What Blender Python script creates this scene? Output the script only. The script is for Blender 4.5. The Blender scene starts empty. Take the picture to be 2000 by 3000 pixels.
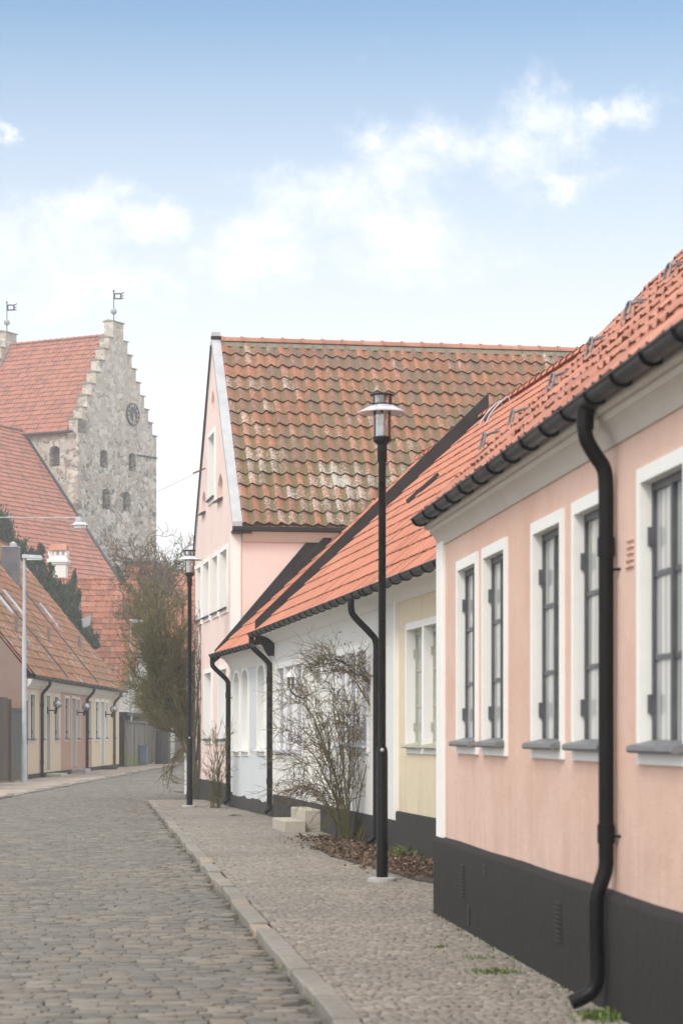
import bpy, math, random
import numpy as np
from mathutils import Vector, Matrix, noise
from mathutils.geometry import tessellate_polygon
R = math.radians
random.seed(7)
SC = bpy.context.scene
COL = SC.collection
EYE, F, HY = 1.45, 6500.0, 2150.0      # eye height (m), focal length in photo pixels, horizon row

# ------------------------------------------------------------------ camera
cd = bpy.data.cameras.new('camera'); cam = bpy.data.objects.new('camera', cd); COL.objects.link(cam)
cam.location = (0, 0, EYE); cam.rotation_euler = (R(90), 0, 0)
cd.sensor_fit = 'HORIZONTAL'; cd.sensor_width = 24; cd.lens = 78
cd.shift_y = 0.325; cd.clip_start = 0.1; cd.clip_end = 3000
cd.dof.use_dof = True; cd.dof.focus_distance = 43; cd.dof.aperture_fstop = 4.2
SC.camera = cam

# ------------------------------------------------------------------ light and exposure
SUN_EL, SUN_AZ = 42, 212                # azimuth clockwise from +Y: behind the camera, to the left
sd = bpy.data.lights.new('sun', 'SUN'); sun = bpy.data.objects.new('sun', sd); COL.objects.link(sun)
sd.energy = 1.5; sd.angle = R(18); sd.color = (1.0, .945, .87)
dv = Vector((math.sin(R(SUN_AZ))*math.cos(R(SUN_EL)), math.cos(R(SUN_AZ))*math.cos(R(SUN_EL)), math.sin(R(SUN_EL))))
sun.rotation_euler = dv.to_track_quat('Z', 'Y').to_euler(); sun.location = (-20, -20, 40)
SC.view_settings.view_transform = 'Standard'; SC.view_settings.look = 'None'
SC.view_settings.exposure = 0.50; SC.view_settings.gamma = 1
SC.render.engine = 'CYCLES'
SC.cycles.use_denoising = True
SC.cycles.max_bounces = 6; SC.cycles.volume_bounces = 1; SC.cycles.transparent_max_bounces = 8

class NT:
    """tiny node helper"""
    def __init__(s, tree): s.t = tree; s.n = tree.nodes; s.l = tree.links
    def node(s, kind, ins=None, **props):
        x = s.n.new(kind)
        for k, v in props.items(): setattr(x, k, v)
        for k, v in (ins or {}).items(): s.put(x.inputs[k], v)
        return x
    def put(s, sock, v):
        if isinstance(v, bpy.types.NodeSocket): s.l.new(v, sock)
        elif isinstance(v, bpy.types.Node): s.l.new(v.outputs[0], sock)
        else: sock.default_value = v
    def m(s, op, a, b=None, c=None, clamp=False):
        x = s.n.new('ShaderNodeMath'); x.operation = op; x.use_clamp = clamp
        s.put(x.inputs[0], a)
        if b is not None: s.put(x.inputs[1], b)
        if c is not None: s.put(x.inputs[2], c)
        return x.outputs[0]
    def mix(s, f, a, b, mode='MIX'):
        x = s.n.new('ShaderNodeMix'); x.data_type = 'RGBA'; x.blend_type = mode
        s.put(x.inputs[0], f); s.put(x.inputs[6], a if not isinstance(a, tuple) else (*a[:3], 1)); s.put(x.inputs[7], b if not isinstance(b, tuple) else (*b[:3], 1))
        return x.outputs[2]
    def ramp(s, f, stops, interp='LINEAR'):
        x = s.n.new('ShaderNodeValToRGB'); cr = x.color_ramp; cr.interpolation = interp
        while len(cr.elements) > 1: cr.elements.remove(cr.elements[-1])
        for i, (p, c) in enumerate(stops):
            e = cr.elements[0] if i == 0 else cr.elements.new(p)
            e.position = p; e.color = (*c, 1) if isinstance(c, tuple) else (c, c, c, 1)
        s.put(x.inputs[0], f); return x.outputs[0]
    def maprange(s, v, a, b, c=0., d=1., smooth=True):
        x = s.n.new('ShaderNodeMapRange'); x.interpolation_type = 'SMOOTHSTEP' if smooth else 'LINEAR'
        s.put(x.inputs[0], v)
        for i, q in enumerate((a, b, c, d)): x.inputs[1+i].default_value = q
        return x.outputs[0]
    def noise(s, vec, scale, detail=3, rough=.5, dist=0):
        x = s.n.new('ShaderNodeTexNoise'); s.put(x.inputs['Vector'], vec)
        x.inputs['Scale'].default_value = scale; x.inputs['Detail'].default_value = detail
        x.inputs['Roughness'].default_value = rough; x.inputs['Distortion'].default_value = dist
        return x.outputs[0]
    def mapping(s, vec, scale=(1, 1, 1), loc=(0, 0, 0), rot=(0, 0, 0)):
        x = s.n.new('ShaderNodeMapping'); s.put(x.inputs[0], vec)
        x.inputs['Scale'].default_value = scale; x.inputs['Location'].default_value = loc; x.inputs['Rotation'].default_value = rot
        return x.outputs[0]

# ------------------------------------------------------------------ sky (world)
world = bpy.data.worlds.new('World'); SC.world = world; world.use_nodes = True
world.node_tree.nodes.clear(); N = NT(world.node_tree)
tc = N.node('ShaderNodeTexCoord').outputs['Generated']
sky = N.node('ShaderNodeTexSky', sky_type='NISHITA', sun_disc=False)
sky.sun_elevation = R(SUN_EL); sky.sun_rotation = R(SUN_AZ); sky.air_density = 1.0; sky.dust_density = .6; sky.ozone_density = 2.0
sep = N.node('ShaderNodeSeparateXYZ', {0: tc})
yy = N.m('MAXIMUM', sep.outputs[1], .03)
u = N.m('DIVIDE', sep.outputs[0], yy); v = N.m('DIVIDE', sep.outputs[2], yy)      # sky direction as tangents
uv = N.node('ShaderNodeCombineXYZ', {0: u, 1: v}).outputs[0]
sv = N.m('ADD', v, 0)
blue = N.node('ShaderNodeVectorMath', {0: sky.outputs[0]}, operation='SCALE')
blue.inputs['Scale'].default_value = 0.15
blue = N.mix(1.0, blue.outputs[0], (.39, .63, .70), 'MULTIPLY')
white = (.765, .775, .79)
# thin mist that whitens the sky towards the horizon
mist = N.ramp(N.maprange(sep.outputs[2], 0.0, .34, smooth=False), [(0, 1.0), (.26, .985), (.38, .95), (.50, .85), (.62, .68), (.78, .38), (.90, .15), (1, .0)])
# cumulus banks: (u, v, ru, rv) in tangents of direction
def P(px, py): return (px*1.2755-1000)/F, (HY-py*1.2755)/F
blobs = [(1235,262,105,62),(1130,345,150,70),(1010,350,70,45),(870,345,75,36),(930,420,150,60),(730,440,120,52),(820,500,180,60),
         (950,540,110,45),(620,545,140,55),(520,600,130,45),(1400,250,85,26),(1310,395,75,30),
         (345,505,85,32),(190,500,80,48),(120,560,120,50),(20,600,140,60),(350,645,80,28),(0,300,24,22),(180,640,220,50),(700,600,320,45)]
nz = N.node('ShaderNodeTexNoise', {'Vector': uv, 'Scale': 26., 'Detail': 8., 'Roughness': .6, 'Distortion': .35})
nz2 = N.node('ShaderNodeTexNoise', {'Vector': uv, 'Scale': 90., 'Detail': 6., 'Roughness': .65})
wn_ = N.node('ShaderNodeTexNoise', {'Vector': uv, 'Scale': 22., 'Detail': 7., 'Roughness': .62})
wsep = N.node('ShaderNodeSeparateColor', {0: wn_.outputs['Color']})
uw = N.m('ADD', u, N.m('MULTIPLY', N.m('SUBTRACT', wsep.outputs[0], .5), .085)); vw = N.m('ADD', v, N.m('MULTIPLY', N.m('SUBTRACT', wsep.outputs[1], .5), .055))
field = None
for (bx, by, rx, ry) in blobs:
    cu, cv = P(bx, by); ru, rv = rx*1.2755/F, ry*1.2755/F
    a = N.m('DIVIDE', N.m('SUBTRACT', uw, cu), ru*1.3); b = N.m('DIVIDE', N.m('SUBTRACT', vw, cv), rv*1.3)
    d = N.m('SQRT', N.m('ADD', N.m('MULTIPLY', a, a), N.m('MULTIPLY', b, b)))
    g = N.m('SUBTRACT', 1.35, d)
    field = g if field is None else N.m('MAXIMUM', field, g)
field = N.m('MAXIMUM', field, -.5)
fn = N.m('ADD', field, N.m('MULTIPLY', N.m('SUBTRACT', nz.outputs[0], .5), 2.5))
fn = N.m('ADD', fn, N.m('MULTIPLY', N.m('SUBTRACT', nz2.outputs[0], .5), 1.3))
cmask = N.maprange(fn, -.15, 1.9, 0, .88)
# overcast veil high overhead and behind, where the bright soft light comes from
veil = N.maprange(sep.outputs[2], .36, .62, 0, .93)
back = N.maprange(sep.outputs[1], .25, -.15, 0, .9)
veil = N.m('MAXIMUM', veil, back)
col = N.mix(mist, blue, white)
cshade = N.ramp(N.maprange(nz.outputs[0], .3, .7), [(0, (.74, .77, .82)), (1, (.86, .865, .87))])
col = N.mix(cmask, col, cshade)
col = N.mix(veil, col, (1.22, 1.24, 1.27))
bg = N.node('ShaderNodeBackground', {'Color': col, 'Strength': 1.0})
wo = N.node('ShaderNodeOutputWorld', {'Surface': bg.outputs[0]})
world.cycles.sampling_method = 'MANUAL'; world.cycles.sample_map_resolution = 512

# ------------------------------------------------------------------ mesh building
class MB:
    def __init__(s): s.v = []; s.f = []; s.r = []
    def add(s, vs, fs, r=0.5):
        b = len(s.v); s.v += [tuple(x) for x in vs]
        s.f += [tuple(b+i for i in f) for f in fs]; s.r += [r]*len(fs)
        return s
    def quad(s, a, b, c, d, r=.5): return s.add([a, b, c, d], [(0, 1, 2, 3)], r)
    def hexa(s, p, r=.5):      # 8 corners: bottom 4 then top 4
        return s.add(p, [(3, 2, 1, 0), (4, 5, 6, 7), (0, 1, 5, 4), (1, 2, 6, 5), (2, 3, 7, 6), (3, 0, 4, 7)], r)
    def box(s, x0, x1, y0, y1, z0, z1, r=.5):
        return s.hexa([(x0,y0,z0),(x1,y0,z0),(x1,y1,z0),(x0,y1,z0),(x0,y0,z1),(x1,y0,z1),(x1,y1,z1),(x0,y1,z1)], r)
    def beam(s, a, b, w, h, up=(0, 0, 1)):       # box along a->b, width w, height h
        a, b = Vector(a), Vector(b); d = (b-a).normalized(); sd_ = d.cross(Vector(up)).normalized(); u_ = sd_.cross(d)
        q = [sd_*(-w/2)-u_*h/2, sd_*(w/2)-u_*h/2, sd_*(w/2)+u_*h/2, sd_*(-w/2)+u_*h/2]
        return s.add([a+x for x in q]+[b+x for x in q], [(0,3,2,1),(4,5,6,7),(0,1,5,4),(1,2,6,5),(2,3,7,6),(3,0,4,7)])
    def tube(s, pts, rad, n=8, cap=True, r=.5):
        pts = [Vector(p) for p in pts]
        if not hasattr(rad, '__len__'): rad = [rad]*len(pts)
        t0 = (pts[1]-pts[0]).normalized()
        ref = Vector((0, 0, 1)) if abs(t0.z) < .9 else Vector((1, 0, 0))
        nx = t0.cross(ref).normalized(); rings = []
        for i, p in enumerate(pts):
            t = (pts[min(i+1, len(pts)-1)]-pts[max(i-1, 0)]).normalized()
            nx = (nx - t*nx.dot(t)).normalized(); ny = t.cross(nx)
            rings.append([p+(nx*math.cos(2*math.pi*k/n)+ny*math.sin(2*math.pi*k/n))*rad[i] for k in range(n)])
        vs = [x for rg in rings for x in rg]; fs = []
        for i in range(len(pts)-1):
            for k in range(n):
                k2 = (k+1) % n; fs.append((i*n+k, i*n+k2, (i+1)*n+k2, (i+1)*n+k))
        if cap: fs.append(tuple(range(n-1, -1, -1))); fs.append(tuple((len(pts)-1)*n+k for k in range(n)))
        return s.add(vs, fs, r)
    def lathe(s, c, prof, n=24, r=.5):           # prof: (radius, z)
        c = Vector(c); vs = []; fs = []
        for (q, z) in prof:
            for k in range(n): vs.append(c+Vector((q*math.cos(2*math.pi*k/n), q*math.sin(2*math.pi*k/n), z)))
        for i in range(len(prof)-1):
            for k in range(n):
                k2 = (k+1) % n; fs.append((i*n+k, i*n+k2, (i+1)*n+k2, (i+1)*n+k))
        return s.add(vs, fs, r)
    def sphere(s, c, rad, n=12, m=8, sc=(1, 1, 1)):
        prof = [(max(1e-4, math.sin(math.pi*i/m))*rad, -math.cos(math.pi*i/m)*rad) for i in range(m+1)]
        b = len(s.v); s.lathe(c, prof, n)
        if sc != (1, 1, 1):
            for i in range(b, len(s.v)):
                x = s.v[i]; s.v[i] = tuple(c[j]+(x[j]-c[j])*sc[j] for j in range(3))
        return s

def world_loc(o):
    w = Vector((0, 0, 0))
    while o is not None: w += o.location; o = o.parent
    return w

def obj(name, mb, mat, parent=None, bevel=0, sharp=35, at=None, kind=None):
    """one mesh object; vertices are in world space, the origin goes to the parent's (or to `at`)"""
    W = world_loc(parent) if parent is not None else Vector(at or (0, 0, 0))
    me = bpy.data.meshes.new(name)
    me.from_pydata([(x[0]-W.x, x[1]-W.y, x[2]-W.z) for x in mb.v], [], mb.f)
    at_ = me.attributes.new('rnd', 'FLOAT', 'FACE'); at_.data.foreach_set('value', mb.r)
    for p in me.polygons: p.use_smooth = True
    me.set_sharp_from_angle(angle=R(sharp)); me.materials.append(mat)
    o = bpy.data.objects.new(name, me); COL.objects.link(o)
    if parent is not None: o.parent = parent
    else: o.location = W
    if bevel:
        b = o.modifiers.new('bevel', 'BEVEL'); b.width = bevel; b.segments = 2; b.limit_method = 'ANGLE'; b.angle_limit = R(40)
    if kind: o['kind'] = kind
    return o

def tag(o, label, cat, group=None, kind=None):
    o['label'] = label; o['category'] = cat
    if group: o['group'] = group
    if kind: o['kind'] = kind
    return o

def thing(name, label, cat, loc, group=None):
    o = bpy.data.objects.new(name, None); COL.objects.link(o); o.location = loc; o.empty_display_size = .3
    return tag(o, label, cat, group)

def smooth(pts, k=5):
    pts = [Vector(p) for p in pts]; out = []
    for i in range(len(pts)-1):
        p0 = pts[max(i-1, 0)]; p1 = pts[i]; p2 = pts[i+1]; p3 = pts[min(i+2, len(pts)-1)]
        for j in range(k):
            t = j/k
            out.append(.5*((2*p1)+(p2-p0)*t+(2*p0-5*p1+4*p2-p3)*t*t+(3*p1-p0-3*p2+p3)*t**3))
    out.append(pts[-1]); return out

def at(px, py, Y): return Vector(((px-1000)/F*Y, Y, EYE+(HY-py)/F*Y))
def gnd(px, py):
    Y = F*EYE/(py-HY); return Vector(((px-1000)/F*Y, Y, 0))

class Wall:
    """vertical plane: o + d*s ; off = metres out of the wall along n"""
    def __init__(s, o, d, side):
        s.o = Vector((o[0], o[1])); s.d = Vector(d).normalized(); s.n = Vector((-s.d.y, s.d.x)) if side < 0 else Vector((s.d.y, -s.d.x))
    def s_at(s, px):
        k = (px-1000)/F; return (k*s.o.y-s.o.x)/(s.d.x-k*s.d.y)
    def z_at(s, px, py): return EYE+(HY-py)/F*(s.o.y+s.d.y*s.s_at(px))
    def pt(s, a, z, off=0):
        q = s.o+s.d*a+s.n*off; return Vector((q.x, q.y, z))
    def box(s, mb, a0, a1, z0, z1, o0, o1, r=.5):
        return mb.hexa([s.pt(a0,z0,o0), s.pt(a1,z0,o0), s.pt(a1,z0,o1), s.pt(a0,z0,o1), s.pt(a0,z1,o0), s.pt(a1,z1,o0), s.pt(a1,z1,o1), s.pt(a0,z1,o1)], r)
    def sweep(s, mb, prof, a0, a1):      # closed (off, z) profile along the wall
        n = len(prof); vs = [s.pt(a0, z, o_) for o_, z in prof]+[s.pt(a1, z, o_) for o_, z in prof]
        fs = [(i, (i+1) % n, n+(i+1) % n, n+i) for i in range(n)]+[tuple(range(n-1, -1, -1)), tuple(range(n, 2*n))]
        return mb.add(vs, fs)
    def sheet(s, mb, outline, holes, off=0):
        polys = [[Vector((a, z, 0)) for a, z in outline]]+[[Vector((a, z, 0)) for a, z in h] for h in holes]
        flat = [p for q in polys for p in q]
        mb.add([s.pt(p.x, p.y, off) for p in flat], [tuple(t) for t in tessellate_polygon(polys)])

# ------------------------------------------------------------------ materials
def new_mat(name):
    m = bpy.data.materials.new(name); m.use_nodes = True; m.node_tree.nodes.clear()
    n = NT(m.node_tree); b = n.node('ShaderNodeBsdfPrincipled'); o = n.node('ShaderNodeOutputMaterial', {0: b.outputs[0]})
    return m, n, b
def coords(n): return n.node('ShaderNodeNewGeometry').outputs['Position']
def bump(n, b, h, dist=.01, strength=.6):
    x = n.node('ShaderNodeBump', {'Height': h, 'Distance': dist, 'Strength': strength}); n.put(b.inputs['Normal'], x.outputs[0])
def stucco(name, c, stain=(.5, .45, .4), amt=.25, grain=.004, rough=.9, streak=.5, splash=None):
    m, n, b = new_mat(name); p = coords(n)
    big = n.noise(p, .9, 5, .6); st = n.noise(n.mapping(p, (7, 7, .55)), 1.0, 5, .65)
    mid = n.noise(p, 6, 4, .6)
    f = n.m('ADD', n.m('MULTIPLY', n.maprange(big, .42, .72), 1-streak), n.m('MULTIPLY', n.maprange(st, .5, .75), streak))
    f = n.m('MULTIPLY', f, amt)
    col = n.mix(f, c, tuple(c[i]*stain[i]/max(stain)*.84 for i in range(3)))
    col = n.mix(n.m('MULTIPLY', n.maprange(mid, .3, .7), .10), col, tuple(min(1, x*1.18) for x in c))
    if splash:      # rain-splash dirt above the plinth and grey runs on the render
        z = n.node('ShaderNodeSeparateXYZ', {0: p}).outputs[2]
        runs = n.noise(n.mapping(p, (5.5, 5.5, .55), (3, 1, 2)), 1.0, 5, .7, .6)
        g = n.m('MULTIPLY', n.maprange(z, splash[0], splash[1], 1, 0), n.maprange(n.m('ADD', n.m('MULTIPLY', st, .6), n.m('MULTIPLY', big, .5)), .42, .68))
        g = n.m('ADD', n.m('MULTIPLY', g, .42), n.m('MULTIPLY', n.maprange(runs, .54, .74), .08))
        col = n.mix(g, col, tuple(x*q for x, q in zip(c, (.66, .70, .72))))
    n.put(b.inputs['Base Color'], col); b.inputs['Roughness'].default_value = rough; b.inputs['Specular IOR Level'].default_value = .12
    fine = n.noise(p, 70, 4, .6)
    bump(n, b, n.m('ADD', n.m('MULTIPLY', fine, .5), n.m('MULTIPLY', mid, 1.2)), grain*2.2, .8)
    return m
def plain(name, c, rough=.5, metal=0, var=.12, scale=6, coat=0, bmp=0, streakz=1.0, spec=.4):
    m, n, b = new_mat(name); p = coords(n)
    q = n.noise(n.mapping(p, (1, 1, streakz)), scale, 5, .6)
    n.put(b.inputs['Base Color'], n.mix(n.maprange(q, .3, .72), tuple(x*(1-var) for x in c), tuple(min(1, x*(1+var)) for x in c)))
    n.put(b.inputs['Roughness'], n.maprange(q, .3, .7, max(0, rough-.1), min(1, rough+.12)))
    b.inputs['Specular IOR Level'].default_value = spec; b.inputs['Metallic'].default_value = metal; b.inputs['Coat Weight'].default_value = coat
    if bmp: bump(n, b, n.noise(p, scale*6, 3, .6), bmp, .7)
    return m
def tile_mat(name, cols, lichen=0., moss=0., mo=.50, rough=.75, dirt=.3, dark=(.10, .085, .06), zlow=0, zhigh=10, spot=22):
    m, n, b = new_mat(name); p = coords(n)
    rnd = n.node('ShaderNodeAttribute', attribute_name='rnd').outputs['Fac']
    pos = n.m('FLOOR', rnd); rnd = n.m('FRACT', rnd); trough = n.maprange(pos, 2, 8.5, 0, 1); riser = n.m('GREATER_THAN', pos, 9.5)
    k = len(cols); col = n.ramp(rnd, [(i/(k-1), c) for i, c in enumerate(cols)])
    big = n.noise(p, 1.1, 5, .65); mid = n.noise(p, 9, 5, .65)
    col = n.mix(n.m('MULTIPLY', n.maprange(mid, .38, .72), dirt), col, dark)
    if moss:
        low = n.maprange(n.node('ShaderNodeSeparateXYZ', {0: p}).outputs[2], zlow, zhigh, 1.0, .35)
        f = n.m('MULTIPLY', n.maprange(n.m('ADD', n.m('ADD', n.m('MULTIPLY', big, .5), n.m('MULTIPLY', mid, .35)), n.m('MULTIPLY', trough, .26)), mo, mo+.2), n.m('MULTIPLY', low, moss))
        col = n.mix(f, col, (.145, .122, .055))
    if lichen:
        s1 = n.noise(n.mapping(p, (1, 1, .6)), spot, 5, .62, .6); patch = n.noise(p, .75, 3, .5)
        dd = n.node('ShaderNodeVectorMath', {0: p, 1: (-.6, 45.2, 7.0)}, operation='DISTANCE').outputs['Value']
        patch = n.m('ADD', n.m('MULTIPLY', patch, .8), n.maprange(dd, .5, 4.2, .16, .0)) if lichen >= 1 else patch
        sel = n.m('SUBTRACT', n.m('ADD', n.m('MULTIPLY', patch, .62), n.m('MULTIPLY', n.m('FRACT', n.m('MULTIPLY', rnd, 17.3)), .17)), n.m('MULTIPLY', trough, .10))
        f = n.maprange(n.m('ADD', s1, sel), 1.05-.10*lichen, 1.13-.10*lichen)
        f = n.m('MULTIPLY', f, .62); col = n.mix(f, col, (.60, .59, .53))
        s2 = n.noise(p, spot*1.7, 2, .5)
        col = n.mix(n.m('MULTIPLY', n.maprange(s2, .69, .73), .6), col, (.55, .54, .47)); col = col
    b.inputs['Specular IOR Level'].default_value = .22
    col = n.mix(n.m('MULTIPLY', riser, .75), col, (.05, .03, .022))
    n.put(b.inputs['Base Color'], col); b.inputs['Roughness'].default_value = rough
    bump(n, b, n.m('ADD', mid, n.noise(p, 60, 3)), .006, .6)
    return m
def foliage(name, c1, c2, c3=None, rough=.6):
    m, n, b = new_mat(name)
    rnd = n.node('ShaderNodeAttribute', attribute_name='rnd').outputs['Fac']
    st = [(0, c1), (.6, c2)]+([(1, c3)] if c3 else [])
    n.put(b.inputs['Base Color'], n.ramp(rnd, st)); b.inputs['Roughness'].default_value = rough
    b.inputs['Specular IOR Level'].default_value = .25
    return m
def wood(name, c, moss=0., var=.3):
    m, n, b = new_mat(name); p = coords(n)
    rnd = n.node('ShaderNodeAttribute', attribute_name='rnd').outputs['Fac']
    g = n.noise(n.mapping(p, (14, 14, .8)), 1.5, 5, .6)
    col = n.mix(n.maprange(n.m('ADD', g, n.m('MULTIPLY', rnd, .25)), .4, .85), tuple(x*(1-var) for x in c), tuple(x*(1+var) for x in c))
    if moss:
        z = n.node('ShaderNodeSeparateXYZ', {0: p}).outputs[2]
        f = n.m('MULTIPLY', n.maprange(n.m('SUBTRACT', n.m('MULTIPLY', n.noise(p, 3, 4), 2.2), z), .2, .9), moss)
        col = n.mix(f, col, (.13, .16, .035))
    n.put(b.inputs['Base Color'], col); b.inputs['Roughness'].default_value = .85
    bump(n, b, g, .01, .7); return m
def rubble(name):
    m, n, b = new_mat(name); p = coords(n)
    q = n.node('ShaderNodeVectorMath', {0: p, 1: n.node('ShaderNodeVectorMath', {0: n.node('ShaderNodeTexNoise', {'Vector': p, 'Scale': 1.3, 'Detail': 3.}).outputs['Color'], 1: (.5, .5, .5)}, operation='SCALE').outputs[0]}, operation='ADD').outputs[0]
    q = n.mapping(q, (1, 1, 1.35))
    vo = n.node('ShaderNodeTexVoronoi', {'Vector': q, 'Scale': 2.7}); ve = n.node('ShaderNodeTexVoronoi', {'Vector': q, 'Scale': 2.7}, feature='DISTANCE_TO_EDGE')
    sc = n.node('ShaderNodeSeparateColor', {0: vo.outputs['Color']})
    stone = n.ramp(sc.outputs[0], [(0, (.08, .07, .06)), (.12, (.20, .17, .14)), (.34, (.35, .31, .26)), (.5, (.43, .31, .23)), (.62, (.36, .34, .30)), (.8, (.54, .49, .42)), (1, (.66, .61, .53))])
    stone = n.mix(n.m('MULTIPLY', n.noise(p, 5, 5, .65), .35), stone, (.30, .28, .25))
    mort = n.mix(n.maprange(n.noise(p, .5, 4), .35, .65), (.64, .60, .53), (.54, .48, .39))
    edge = n.maprange(n.m('ADD', ve.outputs[0], n.m('MULTIPLY', n.m('SUBTRACT', n.noise(p, 7, 3), .5), .10)), .0, .085)
    zz = n.node('ShaderNodeSeparateXYZ', {0: p}).outputs[2]
    edge = n.m('MULTIPLY', edge, n.maprange(zz, 17, 24, 1, .65))
    n.put(b.inputs['Base Color'], n.mix(edge, mort, stone)); b.inputs['Roughness'].default_value = .95
    bump(n, b, n.m('ADD', edge, n.noise(p, 9, 3)), .06, .7); return m
def sett_mat(name, stops, rough=.75):
    m, n, b = new_mat(name); p = coords(n)
    rnd = n.node('ShaderNodeAttribute', attribute_name='rnd').outputs['Fac']
    col = n.ramp(rnd, stops)
    big = n.noise(p, .35, 4, .55); mid = n.noise(p, 14, 4, .65)
    col = n.mix(n.m('MULTIPLY', n.maprange(big, .4, .68), .35), col, (.12, .115, .105))
    col = n.mix(n.m('MULTIPLY', n.maprange(mid, .4, .75), .3), col, (.10, .095, .085))
    n.put(b.inputs['Base Color'], col); n.put(b.inputs['Roughness'], n.maprange(mid, .3, .7, rough-.12, rough+.1))
    b.inputs['Specular IOR Level'].default_value = .2
    bump(n, b, n.noise(p, 60, 4, .6), .004, .8); return m
def glass(name):
    m, n, b = new_mat(name); o = [x for x in n.n if x.type == 'OUTPUT_MATERIAL'][0]
    tr = n.node('ShaderNodeBsdfTransparent', {0: (.88, .9, .9, 1)}); gl = n.node('ShaderNodeBsdfGlossy', {0: (1, 1, 1, 1), 'Roughness': .03})
    fr = n.node('ShaderNodeFresnel', {0: 1.5}); f = n.m('ADD', fr.outputs[0], .05)
    mx = n.node('ShaderNodeMixShader', {0: f, 1: tr.outputs[0], 2: gl.outputs[0]}); n.put(o.inputs[0], mx.outputs[0])
    n.n.remove(b); return m
def pane_mat(name, c, rough=.08, fold=0):
    m, n, b = new_mat(name); p = coords(n)
    q = n.noise(n.mapping(p, (9, 9, .25)), 2.2, 2, .5)
    n.put(b.inputs['Base Color'], n.mix(n.maprange(q, .40, .60), tuple(x*.6 for x in c), c))
    b.inputs['Roughness'].default_value = .5; b.inputs['Coat Weight'].default_value = 1; b.inputs['Coat Roughness'].default_value = rough
    return m

M = {}
M['pink_near'] = stucco('pink_render', (.70, .49, .395), (.60, .47, .40), .55, .005, streak=.12, splash=(.6, 1.4))
M['pink_far'] = stucco('pale_pink_render', (.78, .62, .56), (.66, .52, .48), .5, .003)
M['yellow'] = stucco('yellow_render', (.70, .60, .435), (.62, .55, .46), .5, .004, streak=.6, splash=(.5, 1.3))
M['white_wall'] = stucco('white_render', (.70, .69, .645), (.56, .56, .54), .30, .003, streak=.6)
M['grey_wall'] = stucco('grey_white_render', (.60, .61, .61), (.50, .52, .54), .55, .004, streak=.8)
M['trim'] = stucco('white_trim', (.81, .795, .755), (.62, .62, .60), .22, .002)
M['cornice'] = stucco('grey_cornice', (.55, .505, .44), (.42, .38, .34), .5, .003)
M['plinth'] = stucco('dark_plinth', (.036, .033, .031), (.03, .024, .02), .9, .006, .85, .8)
M['plinth2'] = stucco('grey_plinth', (.05, .047, .044), (.05, .052, .05), .5, .006, .85)
M['black'] = plain('black_paint', (.004, .004, .0045), .34, 0, .3, 5, 0, spec=.22)
M['pipe'] = plain('black_pipe', (.0045, .004, .004), .42, 0, .4, 4, 0, spec=.2)
M['gutter'] = plain('dark_gutter', (.04, .042, .043), .45, .05, .3, 3, spec=.3)
M['metal_sheet'] = plain('dark_sheet_metal', (.02, .02, .022), .55, 0, .3, 2.5, spec=.25)
M['zinc'] = plain('zinc_sheet', (.45, .45, .455), .5, .3, .1, 2.5)
M['galv'] = plain('galvanised_steel', (.20, .205, .205), .5, .5, .15, 9)
M['lampgrey'] = plain('painted_grey_steel', (.38, .40, .41), .45, .1, .12, 4)
M['shade'] = plain('white_lamp_shade', (.62, .64, .68), .3, .1, .1, 4, .4)
M['frame_grey'] = plain('grey_window_frame', (.085, .09, .098), .45, 0, .2, 10)
M['frame_olive'] = plain('olive_window_frame', (.42, .41, .32), .5, 0, .12, 10)
M['frame_blue'] = plain('lilac_window_frame', (.50, .50, .56), .5, 0, .1, 10)
M['frame_white'] = plain('white_window_frame', (.74, .74, .72), .5, 0, .1, 12)
M['frame_dark'] = plain('dark_window_frame', (.04, .038, .036), .5, 0, .2, 12)
M['door_dark'] = wood('dark_door', (.05, .045, .042))
M['curtain'] = pane_mat('curtained_pane', (.60, .60, .56))
M['sill_grey'] = plain('grey_metal_sill', (.17, .175, .18), .45, .1, .2, 8)
M['pane_light'] = pane_mat('pale_pane', (.44, .46, .48))
M['pane_dark'] = pane_mat('dark_pane', (.10, .11, .12))
M['glass'] = glass('clear_glass')
M['bulb'] = plain('opal_glass', (.75, .75, .72), .3, 0, .05)
M['granite'] = plain('granite', (.33, .31, .29), .8, 0, .25, 9, 0, .004)
M['kerb'] = sett_mat('kerb_granite', [(0, (.23, .21, .18)), (.5, (.28, .25, .21)), (.8, (.33, .262, .195)), (1, (.25, .235, .215))], .8)
M['concrete'] = stucco('concrete', (.36, .35, .33), (.28, .29, .25), .6, .004)
M['stone_step'] = stucco('old_concrete_step', (.42, .385, .325), (.34, .31, .22), .6, .006)
M['tile_tall'] = tile_mat('weathered_pantile', [(.33, .135, .085), (.42, .18, .115), (.29, .145, .105), (.215, .145, .11), (.36, .145, .09)], 1.0, .95, .44, .8, .5, zlow=5.4, zhigh=11.5, spot=30)
M['tile_ridge'] = tile_mat('ridge_tile', [(.38, .17, .115), (.45, .22, .155), (.34, .15, .10)], 0, .3, .45, .8, .3)
M['tile_orange'] = tile_mat('new_orange_tile', [(.52, .18, .095), (.57, .215, .12), (.47, .16, .085), (.53, .20, .115), (.43, .155, .09)], 0, 0, .5, .6, .22, dark=(.27, .13, .085))
M['tile_near'] = tile_mat('terracotta_tile', [(.48, .18, .105), (.40, .145, .09), (.55, .225, .14), (.32, .135, .095), (.50, .20, .12)], 0, .10, .5, .52, .25, dark=(.20, .09, .06))
M['tile_left'] = tile_mat('mossy_pantile', [(.30, .12, .065), (.40, .165, .095), (.33, .14, .08), (.22, .11, .07)], .25, 1.0, .37, .8, .4, zlow=3, zhigh=11)
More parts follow.
